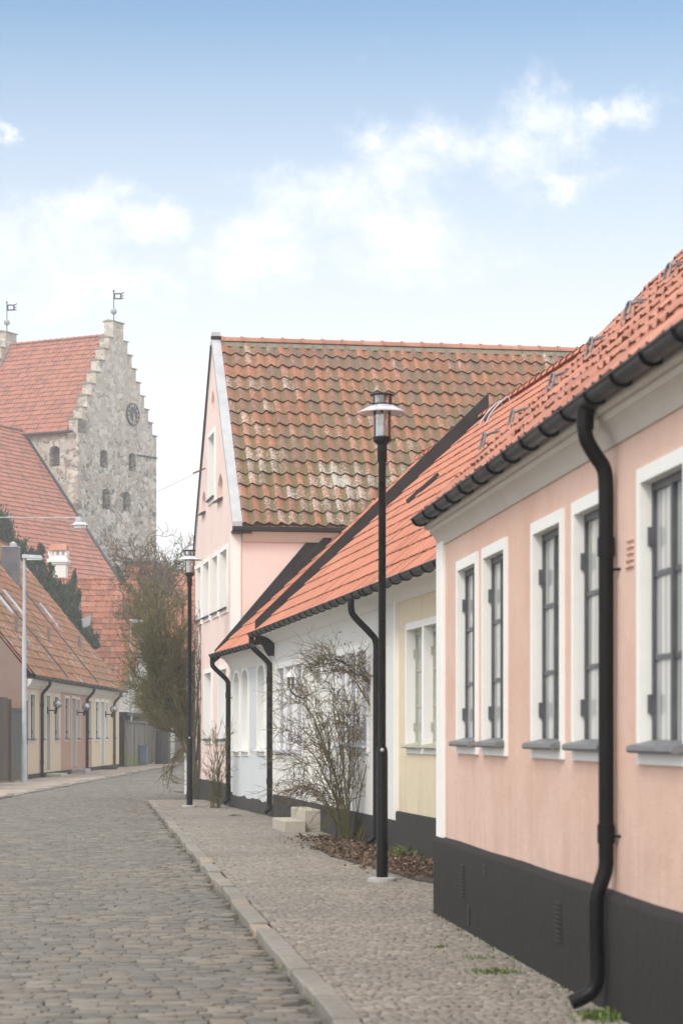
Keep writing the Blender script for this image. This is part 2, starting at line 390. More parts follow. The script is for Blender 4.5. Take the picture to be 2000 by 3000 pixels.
M['tile_red'] = tile_mat('red_pantile', [(.35, .125, .075), (.46, .19, .12), (.39, .145, .09), (.28, .11, .075)], .2, .3, .5, .75, .35, zlow=2, zhigh=9)
M['tile_church'] = tile_mat('church_tile', [(.38, .15, .10), (.46, .19, .13), (.40, .16, .11), (.27, .13, .10)], 0, .1, .5, .75, .3)
M['rubble'] = rubble('rubble_stone')
M['brown_wall'] = stucco('stained_brown_render', (.23, .16, .13), (.13, .12, .105), 1.0, .006)
M['dull_wall'] = stucco('dull_brown_render', (.20, .15, .13), (.2, .18, .16), .6, .006)
M['cream'] = stucco('cream_render', (.58, .455, .325), (.5, .42, .34), .3)
M['tan'] = stucco('tan_pink_render', (.42, .255, .19), (.45, .34, .28), .3)
M['yell2'] = stucco('pale_yellow_render', (.64, .52, .34), (.55, .48, .38), .3)
M['creamtrim'] = stucco('cream_trim', (.60, .56, .49), (.5, .48, .44), .25)
M['fence'] = wood('weathered_fence', (.17, .15, .12), .9)
M['gate'] = wood('dark_gate', (.085, .06, .042), .18)
M['gategreen'] = wood('grey_green_gate', (.09, .10, .09), .6)
M['bark'] = plain('bark', (.085, .07, .055), .9, 0, .4, 12, 0, .01)
M['bark_dark'] = plain('dark_bark', (.035, .034, .032), .9, 0, .4, 9, 0, .01)
M['twig'] = foliage('twigs', (.08, .05, .032), (.16, .105, .065), (.14, .13, .06), .8)
M['twig_green'] = foliage('green_twigs', (.07, .05, .028), (.155, .13, .058), (.145, .165, .052), .8)
M['yew'] = foliage('yew_needles', (.018, .032, .017), (.04, .06, .032), (.085, .105, .05))
M['lime'] = foliage('yellow_green_leaves', (.14, .17, .035), (.27, .30, .06), (.38, .38, .10))
M['ivy'] = foliage('ivy_leaves', (.03, .05, .015), (.06, .09, .025), (.10, .12, .04))
M['leaf'] = foliage('dead_leaves', (.07, .045, .03), (.145, .09, .06), (.23, .16, .11), .9)
M['grass'] = foliage('green_blades', (.06, .10, .02), (.13, .19, .045), (.20, .25, .07))
M['soil'] = plain('soil', (.065, .05, .038), .95, 0, .4, 8, 0, .02)
M['ground'] = plain('packed_earth', (.20, .18, .155), .95, 0, .2, 1.5, 0, .01)
M['grit'] = plain('sandy_joint', (.125, .11, .09), .95, 0, .3, 7, 0, .01)
M['grit2'] = plain('pale_sandy_joint', (.14, .123, .102), .95, 0, .25, 9, 0, .01)
M['setts'] = sett_mat('granite_setts', [(0, (.115, .103, .086)), (.25, (.145, .130, .108)), (.5, (.175, .154, .124)), (.68, (.156, .138, .115)), (.84, (.215, .175, .128)), (1, (.22, .198, .166))], .66)
M['cobble'] = sett_mat('pale_small_cobbles', [(0, (.19, .168, .142)), (.5, (.245, .217, .182)), (.8, (.28, .24, .195)), (1, (.32, .29, .25))], .8)
M['slab'] = sett_mat('pinkish_paving', [(0, (.34, .27, .21)), (.6, (.42, .33, .26)), (1, (.40, .36, .31))], .8)
M['wire'] = plain('steel_wire', (.30, .30, .30), .5, .3)
M['wirewhite'] = plain('white_cable', (.42, .42, .41), .5)
M['cabinet'] = plain('blue_grey_cabinet', (.13, .15, .22), .5)
M['clock'] = plain('dark_clock_face', (.06, .058, .056), .5)
M['gold'] = plain('gilt', (.62, .52, .38), .45, .2)
M['copper'] = plain('verdigris_ball', (.28, .33, .30), .6)
M['dot'] = plain('rust', (.16, .08, .05), .9)
M['litter'] = plain('white_paper', (.7, .7, .68), .8)

# ------------------------------------------------------------------ roofs
def tiles(mb, O, uD, vD, U, V, w, g, A=.028, step=.022, k=6, jit=.004, skip=None, fill=.012):
    """pantiles as real geometry: rows of S-shaped tiles, each row lapping the one below"""
    O, uD, vD = Vector(O), Vector(uD).normalized(), Vector(vD).normalized()
    n = uD.cross(vD).normalized()
    if n.z < 0: n = -n
    nc = max(1, round(U/w)); w = U/nc; nr = max(1, round(V/g)); g = V/nr
    def h(t):
        t = t % 1.0
        return A*(.5+.5*math.cos(2*math.pi*(t-.22))+.16*math.sin(4*math.pi*t))
    rg = random.Random(11)
    for r in range(nr):
        row_r = [rg.random() for _ in range(nc)]; row_z = [rg.uniform(-jit, jit) for _ in range(nc)]; row_v = [rg.uniform(-1, 1)*jit*2.2 for _ in range(nc)]
        for c in range(nc):
            if skip and skip((c+.5)*w, (r+.5)*g): continue
            b = []; t_ = []; lo = []
            for i in range(k+1):
                a = (c+i/k)*w; hh = h(i/k)+row_z[c]
                b.append(O+uD*a+vD*(r*g-.0+row_v[c])+n*(hh+step)); t_.append(O+uD*a+vD*((r+1)*g+.03)+n*(hh-.002)); lo.append(O+uD*a+vD*(r*g+row_v[c]+.006)+n*(hh+step-.018-fill))
            q = len(mb.v); mb.v += [tuple(x) for x in b+t_+lo]; m = k+1
            for i in range(k):
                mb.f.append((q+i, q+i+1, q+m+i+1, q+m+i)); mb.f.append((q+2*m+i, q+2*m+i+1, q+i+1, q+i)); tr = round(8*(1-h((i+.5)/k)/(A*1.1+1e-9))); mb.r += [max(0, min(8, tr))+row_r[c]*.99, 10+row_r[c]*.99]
    return n
def ridge_tiles(mb, a, b, rad=.12, ln=.38):
    a, b = Vector(a), Vector(b); L = (b-a).length; n = max(1, round(L/ln)); d = (b-a)/n; rg = random.Random(5)
    sdv = d.normalized().cross(Vector((0, 0, 1))).normalized()
    for i in range(n):
        p0 = a+d*i-d*.06; p1 = a+d*(i+1); rr = rg.random(); vs = []
        for (p, q) in ((p0, rad*1.16), (p0+d*.12, rad*1.12), (p0+d*.14, rad*.98), (p1, rad*.96)):
            for j in range(7):
                t = math.pi*j/6; vs.append(p+sdv*math.cos(t)*q+Vector((0, 0, math.sin(t)*q*.9)))
        fs = []
        for e in range(3):
            for j in range(6): fs.append((e*7+j, e*7+j+1, e*7+7+j+1, e*7+7+j))
        mb.add(vs, fs, rr)

def win_loop(a, b, c, d, arch=0):
    """opening outline in (s, z); arch = rise of a rounded head"""
    if not arch: return [(a, c), (b, c), (b, d), (a, d)]
    pts = [(a, c), (b, c)]; m = (a+b)/2; r = (b-a)/2
    for i in range(9):
        t = math.pi*i/8; pts.append((m+r*math.cos(t), d-arch+arch*math.sin(t)))
    return pts

def window(house, W, a, b, c, d, tw=.09, depth=.10, proud=.02, arch=0, frame='frame_white', pane='pane_light', trim='trim', lights=1, cols=2, rows=3, sill='frame_grey', hinges=True, fw=.05, pier=.10, sillout=.07, sillth=.03, bottomtrim=True, holes=None):
    """a,b,c,d = clear opening. Returns the hole outline to cut from the wall."""
    hole = win_loop(a, b, c, d, arch); outer = win_loop(a-tw, b+tw, c-(tw if bottomtrim else 0), d+tw, arch*1.1 if arch else 0)
    mb = MB(); m = len(hole)
    vs = [W.pt(s_, z, proud) for s_, z in hole]+[W.pt(s_, z, proud) for s_, z in outer]+[W.pt(s_, z, -depth-.04) for s_, z in hole]+[W.pt(s_, z, -.01) for s_, z in outer]
    fs = []
    for i in range(m):
        j = (i+1) % m
        fs += [(i, j, m+j, m+i), (i, 2*m+i, 2*m+j, j), (m+i, m+j, 3*m+j, 3*m+i)]
    mb.add(vs, fs)
    lw = (b-a-pier*(lights-1))/lights
    for k in range(1, lights):
        W.box(mb, a+k*lw+(k-1)*pier, a+k*(lw+pier), c, d, -depth-.03, proud-.003)
    fr = MB(); pn = MB(); hinge_l = []; sl = []; ft = .045
    top = d-(arch*.6 if arch else 0)
    for k in range(lights):
        x0 = a+k*(lw+pier); x1 = x0+lw; o0, o1 = -depth-.03, -depth+ft-.03
        W.box(fr, x0, x0+fw, c, d, o0, o1); W.box(fr, x1-fw, x1, c, d, o0, o1)
        W.box(fr, x0+fw, x1-fw, c, c+fw*1.3, o0, o1-.002); W.box(fr, x0+fw, x1-fw, d-fw*1.4, d, o0, o1-.002)
        cw = (x1-x0-2*fw)/cols
        for q in range(1, cols): W.box(fr, x0+fw+q*cw-fw*.6, x0+fw+q*cw+fw*.6, c+fw*1.3, d-fw*1.4, o0, o1+.006)
        for q in range(cols):
            for r_ in range(1, rows):
                z = c+fw*1.3+(d-c-2.7*fw)*r_/rows; W.box(fr, x0+fw+q*cw+(fw*.6 if q else 0), x0+fw+(q+1)*cw-(fw*.6 if q < cols-1 else 0), z-.014, z+.014, o0, o1-.008)
        W.box(pn, x0+.01, x1-.01, c+.01, top-.01, o0-.012, o0+.026)
        if hinges:
            for z in (c+(d-c)*.17, c+(d-c)*.80):
                for e in (x0+fw*.5, x1-fw*.5): hb = MB(); W.box(hb, e-.016, e+.016, z-.045, z+.045, o1-.005, o1+.022); hinge_l.append(hb)
        if sill:
            e = .04 if lights == 1 else .015
            A0, A1 = x0-e, x1+e; zt = c+.045
            sl.append(MB()); W.sweep(sl[-1], [(-depth+.01, zt), (-depth+.01, zt-sillth), (sillout, zt-sillth-.035), (sillout+.012, zt-sillth-.022), (sillout+.006, zt-.03)], A0, A1)
    w = obj('window', fr, M[frame], house)
    obj('surround', mb, M[trim], w); obj('pane', pn, M[pane], w)
    for hb in hinge_l: obj('hinge', hb, M[frame], w)
    for sb_ in sl: obj('sill', sb_, M[sill], w)
    if holes is not None: holes.append(hole)
    return hole

def gutter(parent, W, s0, s1, z, off, rad=.065, gap=.6, mat='gutter', brackets=True):
    mb = MB(); pr = []
    for i in range(9): t = math.pi*(i/8); pr.append((off-math.cos(t)*rad, z-math.sin(t)*rad))
    for i in range(8, -1, -1): t = math.pi*(i/8); pr.append((off-math.cos(t)*(rad-.006), z+.002-math.sin(t)*(rad-.006)))
    n = max(1, int((s1-s0)/1.5))
    W.sweep(mb, pr, s0, s1)
    mb.tube([W.pt(s0, z, off+rad), W.pt(s1, z, off+rad)], .010, 6)
    for e in (s0, s1):   # end caps
        q = [(off-math.cos(math.pi*i/8)*rad, z-math.sin(math.pi*i/8)*rad) for i in range(9)]
        W.sweep(mb, q, e-.003, e+.003)
    g = obj('gutter', mb, M[mat], parent)
    if brackets:
        k = int((s1-s0)/gap); me = None
        for i in range(k+1):
            s = s0+.12+i*(s1-s0-.24)/max(1, k)
            b = MB(); pts = [W.pt(s, z-math.sin(math.pi*j/8)*(rad+.008), off-math.cos(math.pi*j/8)*(rad+.008)) for j in range(9)]
            b.tube(pts, .009, 5); obj('bracket', b, M['black'], g)
    return g

def downpipe(parent, pts, rad=.04, mat='pipe', collars=(), k=6, clips=None):
    mb = MB(); mb.tube(smooth(pts, k), rad, 14)
    p = obj('downpipe', mb, M[mat], parent)
    for c in collars:
        b = MB(); b.tube([Vector(c)+Vector((0, 0, -.05)), Vector(c)+Vector((0, 0, .05))], rad*1.16, 14); obj('collar', b, M[mat], p)
    for (a_, b_) in (clips or []):
        b = MB(); b.tube([a_, b_], .008, 6); obj('clip', b, M['black'], p)
    return p

def row_house(name, label, W, s0, s1, D, ze, tp, wall, tile, root_z=0, oh=.30, tw=.2, tg=.38, A=.024, k=4, holes=(), zbot=0, ridge='tile_ridge', far_gable=True, verge0=.05, verge1=.05, backroof=True, cat='house', group=None, jit=.004, step=.022, zwall=None, root=None):
    """house whose eave runs along W from s0 to s1; street slope is real tiles"""
    mid = (s0+s1)/2
    root = root or thing(name, label, cat, W.pt(mid, 0, 0), group)
    zt = ze-.02+tp*oh if zwall is None else zwall; zr = ze+tp*(D/2+oh)
    mb = MB(); W.sheet(mb, [(s0, zbot), (s1, zbot), (s1, zt), (s0, zt)], list(holes))
    for s in (s0, s1):
        mb.add([W.pt(s, zbot, 0), W.pt(s, zbot, -D), W.pt(s, zt, -D), W.pt(s, zr-.06, -D/2), W.pt(s, zt, 0)], [(0, 1, 2, 3, 4)])
    mb.quad(W.pt(s0, zbot, -D), W.pt(s1, zbot, -D), W.pt(s1, zt, -D), W.pt(s0, zt, -D))
    obj('wall', mb, M[wall], root)
    rb = MB(); u3 = Vector((W.d.x, W.d.y, 0)); n3 = Vector((W.n.x, W.n.y, 0)); L = math.hypot(1, tp)
    vd = (-n3+Vector((0, 0, tp)))/L; O = W.pt(s0-verge0, ze, oh)
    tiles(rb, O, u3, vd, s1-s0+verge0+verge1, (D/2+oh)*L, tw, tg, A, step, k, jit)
    # roof body under the tiles, both slopes
    th = .09
    a0, a1 = s0-verge0*.8, s1+verge1*.8
    ri = min(.10, oh*.6); prof = [(oh-ri, ze-.01+tp*ri), (-D/2, zr-.01), (-D-oh, ze-.01), (-D-oh, ze-.01-th), (-D/2, zr-.01-th*1.3), (oh-ri, ze-.01+tp*ri-th*.6)]
    W.sweep(rb, prof, a0, a1)
    if ridge == tile or ridge is None: ridge_tiles(rb, W.pt(s0, zr, -D/2), W.pt(s1, zr, -D/2), .11)
    roof = obj('roof', rb, M[tile], root, sharp=50)
    if ridge and ridge != tile:
        q = MB(); ridge_tiles(q, W.pt(s0-verge0, zr+.02, -D/2), W.pt(s1+verge1, zr+.02, -D/2), .12); obj('ridge', q, M[ridge], roof)
    return root, roof, zr
def roof_pt(W, s, t, ze, tp, oh, up=0):
    """point on a street slope: t metres in from the eave (horizontal), up metres above the slope (vertical)"""
    return W.pt(s, ze+tp*t+up, oh-t)
def roof_hit(W, px, py, ze, tp, oh):
    """ray through photo pixel on the street slope -> (s, t)"""
    r = Vector(((px-1000)/F, 1, (HY-py)/F)); n3 = Vector((W.n.x, W.n.y, 0)); O = W.pt(0, ze, oh)
    nn = Vector((W.d.x, W.d.y, 0)).cross(-n3+Vector((0, 0, tp))); E = Vector((0, 0, EYE))
    p = E+r*((O-E).dot(nn)/r.dot(nn)); q = p-O
    return q.x*W.d.x+q.y*W.d.y, -(q.dot(n3))
def parapet(parent, W, s, th, ze, tp, oh, t0, t1, h, mat, name='flashing', low=-.15, h0=None):
    mb = MB(); h0 = h if h0 is None else h0
    c = lambda s_, t, up: roof_pt(W, s_, t, ze, tp, oh, up)
    mb.hexa([c(s, t0, low), c(s+th, t0, low), c(s+th, t1, low), c(s, t1, low), c(s, t0, h0), c(s+th, t0, h0), c(s+th, t1, h), c(s, t1, h)])
    return obj(name, mb, M[mat], parent, bevel=.008)

# ================================================================== THE GROUND
KD = Vector((-.112, 1)).normalized(); KN = Vector((KD.y, -KD.x))      # right kerb direction / towards the pavement
KO = Vector((-.433, 14.6))
def kerb_x(Y): return KO.x-.112*(Y-KO.y)
gm = MB(); gm.box(-170, 170, -30, 330, -.60, -.12); obj('ground', gm, M['ground'], kind='structure')
KEND = 48.4
LKX = -7.72
# road bed
rb = MB(); rb.box(LKX, 14, -10, 150, -.10, -.075); obj('road', rb, M['grit'], kind='structure')

def setts(name, mat, xf, rows, z, rw, sw, test, seed, hgt=.05, gap=.012, tilt=.006, edge=.012, bulge=.18, zf=None):
    """stones laid in courses; xf(u, v) -> world (x, y); rows = (v0, v1); every stone a slightly tilted, bevelled block"""
    rg = np.random.default_rng(seed); V = []; Q = []; RN = []; nv = 0
    v = rows[0]
    while v < rows[1]:
        rh = rw*rg.uniform(.85, 1.15); ul = test(v+rh/2)
        if ul is not None:
            uu = ul[0]+rg.uniform(-.5, 0)*sw; wob = rg.uniform(0, 6)
            while uu < ul[1]:
                ww = sw*rg.uniform(.7, 1.4)
                a0, a1 = uu+gap*.5, uu+ww-gap*.5; b0, b1 = v+gap*.5, v+rh-gap*.5
                if a0 > ul[0]-.02 and a1 < ul[1]+.02:
                    yo = .018*math.sin(uu*1.7+wob)
                    i_ = bulge*min(ww, rh); j = rg.uniform(-.008, .008, 8)
                    zz = z+rg.uniform(-tilt, tilt, 4)+rg.uniform(-tilt, tilt)+(zf(uu, v) if zf else 0)
                    cs = ((a0, b0), (a1, b0), (a1, b1), (a0, b1)); sg = ((1, 1), (-1, 1), (-1, -1), (1, -1))
                    for q in range(4): x, y = xf(cs[q][0]+j[q], cs[q][1]+j[q+4]+yo); V.append((x, y, zz[q]-edge))
                    for q in range(4): x, y = xf(cs[q][0]+sg[q][0]*i_+j[q], cs[q][1]+sg[q][1]*i_+j[q+4]+yo); V.append((x, y, zz[q]))
                    for q in range(4):
                        x, y, _ = V[nv+q]; V.append((x, y, z-hgt))
                    Q += [(nv+4, nv+5, nv+6, nv+7)]+[(nv+q, nv+(q+1) % 4, nv+4+(q+1) % 4, nv+4+q) for q in range(4)]+[(nv+8+q, nv+8+(q+1) % 4, nv+(q+1) % 4, nv+q) for q in range(4)]
                    RN += [float(rg.random())]*9; nv += 12
                uu += ww
        v += rh
    me = bpy.data.meshes.new(name); me.from_pydata(V, [], Q)
    at_ = me.attributes.new('rnd', 'FLOAT', 'FACE'); at_.data.foreach_set('value', RN)
    for p in me.polygons: p.use_smooth = True
    me.set_sharp_from_angle(angle=R(75))
    me.materials.append(mat); o = bpy.data.objects.new(name, me); COL.objects.link(o); o['kind'] = 'structure'; return o

# road setts: courses run across the street, the kerb direction is v
def xr(u_, v_): q = KO+KD*v_+KN*u_; return q.x, q.y
def road_span(v_):
    Y = KO.y+KD.y*v_
    left = (LKX+.02-(KO.x+KD.x*v_))/KN.x
    if Y < 12: left = max(left, -3.2)
    elif Y < 50: left = max(left, -(.155*Y+KO.x+KD.x*v_+.6)/1.0)
    right = -.02 if Y < KEND+.2 else min(14, (-3.25+(-.173)*(Y-50.7)) - (KO.x+KD.x*v_)) if Y < 57 else 9
    return left, right
setts('road_setts', M['setts'], xr, (-4.2, 75), -.028, .105, .150, road_span, 3, gap=.007, tilt=.0025, bulge=.08, edge=.004, zf=lambda a, b: -.012*math.exp(-((a+.3)/.25)**2))

# right-hand kerb of granite stones
kb = MB(); rgk = random.Random(4); v_ = -6.
KV1 = (KEND-KO.y)/KD.y
while v_ < KV1:
    L = rgk.choice((.55, .8, 1.0, 1.3, .45)); L = min(L, KV1-v_) if KV1-v_-L > .3 else KV1-v_
    dz = rgk.uniform(-.012, .012); dx = rgk.uniform(-.018, .018); w = .145
    c = []
    for zz in (-.16, .012+dz):
        for (a_, b_) in ((0+dx, v_+.006), (w+dx, v_+.006), (w+dx+rgk.uniform(-.006, .006), v_+L-.006), (dx+rgk.uniform(-.008, .008), v_+L-.006)):
            x, y = xr(a_, b_); c.append((x, y, zz+(rgk.uniform(-.005, .005) if zz > 0 else 0)))
    kb.hexa(c, rgk.random()); v_ += L
obj('kerb', kb, M['kerb'], kind='structure', bevel=.012)
# left kerb
kb = MB(); y_ = 28.
while y_ < 118:
    L = rgk.uniform(.7, 1.2); dz = rgk.uniform(-.015, .015)
    kb.box(LKX-.15, LKX+rgk.uniform(-.01, .01), y_+.006, y_+L-.006, -.16, .0+dz, rgk.random()); y_ += L
obj('kerb_left', kb, M['kerb'], kind='structure', bevel=.012)

# ================================================================== FRONTAGES
WN = Wall((.792+.1*17.9, 0), (-.1, 1), -1)                     # near pink house, s measured from Y = 0
pA, pB = Vector((1.073, 24.23)), Vector((-1.166, 38.5))
WW = Wall(pA, pB-pA, -1)                                      # yellow + white house
pC = Vector((-2.158, 43.84)); pD = Vector((-3.336, 50.67))
W2 = Wall(pB, pC-pB, -1)                                      # grey-white house
WG = Wall(pC, pD-pC, -1)                                      # gable of the tall house
WS = Wall(pC, Vector((WG.d.y, -WG.d.x)), 1)                   # its side wall, towards the camera
LW = (pB-pA).length; L2 = (pC-pB).length; LG = (pD-pC).length

# pavement on the right
sb = MB()
def wall_x(Y):
    if Y < 17.9: return 2.582-.1*Y
    if Y < 38.5: return pA.x+(pB.x-pA.x)*(Y-pA.y)/(pB.y-pA.y)
    if Y < 43.84: return pB.x+(pC.x-pB.x)*(Y-pB.y)/(pC.y-pB.y)
    return pC.x+(pD.x-pC.x)*(Y-pC.y)/(pD.y-pC.y)
ys = [6, 12, 17.8, 18.0, 24, 30, 38.5, 43.84, 48.5]
for i in range(len(ys)-1):
    a, b = ys[i], ys[i+1]; x0, x1 = kerb_x(a)+.17, kerb_x(b)+.17; w0, w1 = wall_x(a+1e-3)+.35, wall_x(b-1e-3)+.35
    sb.hexa([(x0, a, -.2), (w0, a, -.2), (w1, b, -.2), (x1, b, -.2), (x0, a, -.016), (w0, a, -.016), (w1, b, -.016), (x1, b, -.016)])
obj('pavement', sb, M['grit2'], kind='structure')
def pav_span(v_):
    Y = KO.y+KD.y*v_
    if Y < 7: return None
    return .165, (wall_x(Y)-.02-(KO.x+KD.x*v_))
setts('pavement_cobbles', M['cobble'], xr, (-6, KV1-.02), .004, .054, .058, pav_span, 8, hgt=.02, gap=.006, tilt=.0018, bulge=.16, edge=.004)

# left pavement
lp = MB(); lp.box(-11.5, LKX-.155, 28, 118, -.2, -.012); obj('pavement_left', lp, M['grit2'], kind='structure')
setts('pavement_left_slabs', M['slab'], lambda a, b: (a, b), (30, 117), .0, .35, .35, lambda v_: (-10.1, LKX-.16), 5, hgt=.03, gap=.012, tilt=.004, bulge=.05)

# ================================================================== NEAR PINK HOUSE
H = thing('pink_house', 'nearest pink rendered house on the right with grey window frames and dark plinth', 'house', WN.pt(12.5, 0, 0))
s_end = WN.s_at(1288); s_beg = 4.0; NZE, NTP, NOH, ND = 3.235, 1.0, .10, 7.5
holes = []
zt0, zt1 = 1.30, 2.76
sY = lambda Y: Y/WN.d.y
for (ya, yb) in ((16.92, 15.95), (15.73, 14.75), (13.85, 12.87), (12.60, 11.62), (11.01, 10.03), (8.6, 7.6)):
    window(H, WN, sY(yb)+.075, sY(ya)-.075, zt0+.075, zt1-.075, tw=.075, depth=.055, frame='frame_grey', pane='curtain', sill='sill_grey', fw=.030, sillout=.07, holes=holes)
row_house('', '', WN, s_beg, s_end, ND, NZE, NTP, 'pink_near', 'tile_near', oh=NOH, tw=.21, tg=.37, A=.028, k=6, holes=holes, root=H, zwall=3.15, zbot=.55, verge1=.12, ridge='tile_near', jit=.007, step=.024)
# roof is the last 'roof' child of H
roofN = [c for c in H.children if c.name.startswith('roof')][0]
# plinth with soft slanted top and a rough top edge
mb = MB(); rg = random.Random(2); prev = None; n = 60; vs = []; fs = []
for i in range(n+1):
    s = s_beg+(s_end+.035-s_beg)*i/n; dz = .003*math.sin(i*.6)+rg.uniform(-.0015, .0015)
    for (o_, z) in ((.045, -.15), (.05, .3), (.052, .585+dz), (.044, .606+dz), (-.02, .640+dz), (-.02, -.15)): vs.append(WN.pt(s, z, o_))
for i in range(n):
    for j in range(5): fs.append((i*6+j, i*6+j+1, i*6+7+j, i*6+6+j))
fs.append(tuple((n*6+j) for j in range(6))); mb.add(vs, fs); obj('plinth', mb, M['plinth'], H, sharp=60)
# corner pilaster
mb = MB(); WN.box(mb, s_end-.30, s_end+.02, .62, 2.98, -.05, .028); obj('pilaster', mb, M['trim'], H, bevel=.005)
# cornice
mb = MB(); WN.sweep(mb, [(-.02, 2.95), (.012, 2.95), (.02, 2.975), (.028, 3.005), (.045, 3.035), (.07, 3.06), (.078, 3.065), (.084, 3.10), (-.02, 3.12)], s_beg, s_end+.02); obj('cornice', mb, M['cornice'], H)
mb = MB(); WN.sweep(mb, [(-.02, 3.105), (.10, 3.10), (.115, 3.11), (.115, 3.16), (-.02, 3.18)], s_beg, s_end+.10); obj('soffit', mb, M['cornice'], H)
gutter(H, WN, s_beg, s_end+.10, 3.185, NOH+.065, rad=.054, gap=.60)
# verge board at the far end
parapet(roofN, WN, s_end+.12, .03, NZE, NTP, NOH, 0, ND/2+NOH, .055, 'metal_sheet', 'verge_flashing', low=-.10)
# downpipe
sp = WN.s_at(1806); P_ = lambda z, o_: WN.pt(sp, z, o_)
downpipe(H, [P_(3.14, .165), P_(3.05, .168), P_(2.98, .16), P_(2.90, .115), P_(2.83, .07), P_(2.74, .058), P_(2.5, .056), P_(1.8, .056), P_(.90, .056), P_(.76, .058), P_(.68, .08), P_(.60, .105), P_(.45, .108), P_(.22, .104), P_(.13, .12), P_(.085, .17), P_(.055, .24)], .040,
         collars=[P_(2.42, .056), P_(.93, .056), P_(3.08, .167)], clips=[(P_(2.30, .056), WN.pt(sp-.10, 2.30, -.01)), (P_(.92, .056), WN.pt(sp-.10, .92, -.01))])
# vents in the plinth and raised marks on the wall
for (px, y0, y1, w_) in ((1375, 2530, 2627, .03), (1662, 2636, 2759, .035)):
    s = WN.s_at(px); z1, z0 = WN.z_at(px, y0), WN.z_at(px, y1); mb = MB(); k = 9
    for i in range(k):
        za = z0+(z1-z0)*i/k; WN.box(mb, s-.09, s+.09, za, za+(z1-z0)/k*.55, .04, .062)
    obj('vent', mb, M['plinth2'], H)
for (px, y0, y1) in ((1441, 2532, 2567), (1393, 2650, 2713)):
    s = WN.s_at(px); mb = MB(); WN.box(mb, s-.03, s+.03, WN.z_at(px, y1), WN.z_at(px, y0), .04, .054); obj('slot', mb, M['black'], H)
s = WN.s_at(1848)
mb = MB()
for i in range(5):
    z = WN.z_at(1848, 1582+i*19); WN.box(mb, s-.07, s+.07, z-.007, z+.007, -.004, .014)
WN.box(mb, s+.07, s+.085, WN.z_at(1848, 1665), WN.z_at(1848, 1640), -.004, .014)
obj('relief_mark', mb, M['pink_near'], H, bevel=.003)
# snow hooks: bent steel loops on the near roof
for (px, py) in ((1955, 842), (1838, 952), (1727, 1056), (1615, 1158), (1498, 1262), (1415, 1325)):
    s, t = roof_hit(WN, px, py, NZE, NTP, NOH); mb = MB()
    RP = lambda a, b, up: roof_pt(WN, s+a, t+b, NZE, NTP, NOH, up+.05)
    mb.tube(smooth([RP(-.085, -.02, .0), RP(-.08, .0, .06), RP(-.04, .01, .10), RP(.04, .01, .10), RP(.08, .0, .06), RP(.085, -.02, .0)], 4), .010, 6)
    for a_ in (-.05, .05): mb.tube(smooth([RP(a_, .16, -.03), RP(a_, .08, .04), RP(a_, .0, .085)], 4), .008, 6)
    obj('snow_hook', mb, M['galv'], roofN)

# ================================================================== YELLOW HOUSE and WHITE HOUSE (one roof line)
WZE, WTP, WOH, WD = 3.20, .945, .33, 7.4
s_yw = WW.s_at(1165); s_y0 = -6.4
HY_ = thing('yellow_house', 'yellow rendered house with paired pale olive windows, half hidden behind the nearest pink house', 'house', WW.pt((s_yw+s_y0)/2, 0, 0))
holes = []
ya, yb = WW.s_at(1298), WW.s_at(1191); zb_, zt_ = WW.z_at(1191, 2212)+.0, WW.z_at(1191, 1826)
window(HY_, WW, ya+.08, yb-.08, zb_+.10, zt_-.09, tw=.08, depth=.10, frame='frame_olive', pane='pane_light', sill='frame_olive', lights=2, cols=2, rows=3, pier=.13, fw=.045, holes=holes)
row_house('', '', WW, s_y0, s_yw, WD, WZE, WTP, 'yellow', 'tile_orange', oh=WOH, tw=.15, tg=.385, A=.022, k=4, holes=holes, root=HY_, zwall=WZE-.05, zbot=.5, verge0=.02, verge1=0, ridge='tile_orange')
roofY = [c for c in HY_.children if c.name.startswith('roof')][0]
def zpl(px, py): return WW.z_at(px, py)
mb = MB(); WW.box(mb, s_y0, s_yw, -.15, .52, -.02, .03); obj('plinth', mb, M['plinth2'], HY_, bevel=.01)
def cornice(parent, W, s0, s1, z0, ze, oh, mat):
    mb = MB(); dz = ze-.03-z0
    W.sweep(mb, [(-.02, z0), (.015, z0), (.03, z0+.1*dz), (.07, z0+.38*dz), (.15, z0+.72*dz), (oh-.06, z0+.93*dz), (oh-.03, z0+dz), (-.02, z0+dz+.01)], s0, s1)
    return obj('cornice', mb, M[mat], parent)
zc = WW.z_at(1000, 1820)
cornice(HY_, WW, s_y0, s_yw, zc, WZE, WOH, 'trim')
gutter(HY_, WW, s_y0, s_yw-.01, WZE-.01, WOH+.06, rad=.065, gap=.6)
mb = MB(); WW.box(mb, s_yw-.05, s_yw+.02, .5, zc+.02, -.02, .05); obj('pilaster', mb, M['trim'], HY_)

HW = thing('white_house', 'white rendered house with lilac window frames between the yellow house and the grey-white one', 'house', WW.pt((s_yw+LW)/2, 0, 0))
holes = []
def pxwin(house, W, x0, x1, y0, y1, xref, **kw):
    a, b = sorted((W.s_at(x0), W.s_at(x1))); t = kw.get('tw', .09)
    z0, z1 = sorted((W.z_at(xref, y0), W.z_at(xref, y1)))
    return window(house, W, a+t, b-t, z0+t, z1-t, **kw)
pxwin(HW, WW, 810, 889, 1946, 2218, 810, tw=.09, frame='frame_blue', pane='pane_light', sill='frame_blue', lights=3, cols=2, rows=3, pier=.12, depth=.07, holes=holes)
pxwin(HW, WW, 986, 1080, 1893, 2207, 1040, tw=.09, frame='frame_blue', pane='pane_light', sill='frame_blue', lights=3, cols=2, rows=3, pier=.12, depth=.07, holes=holes)
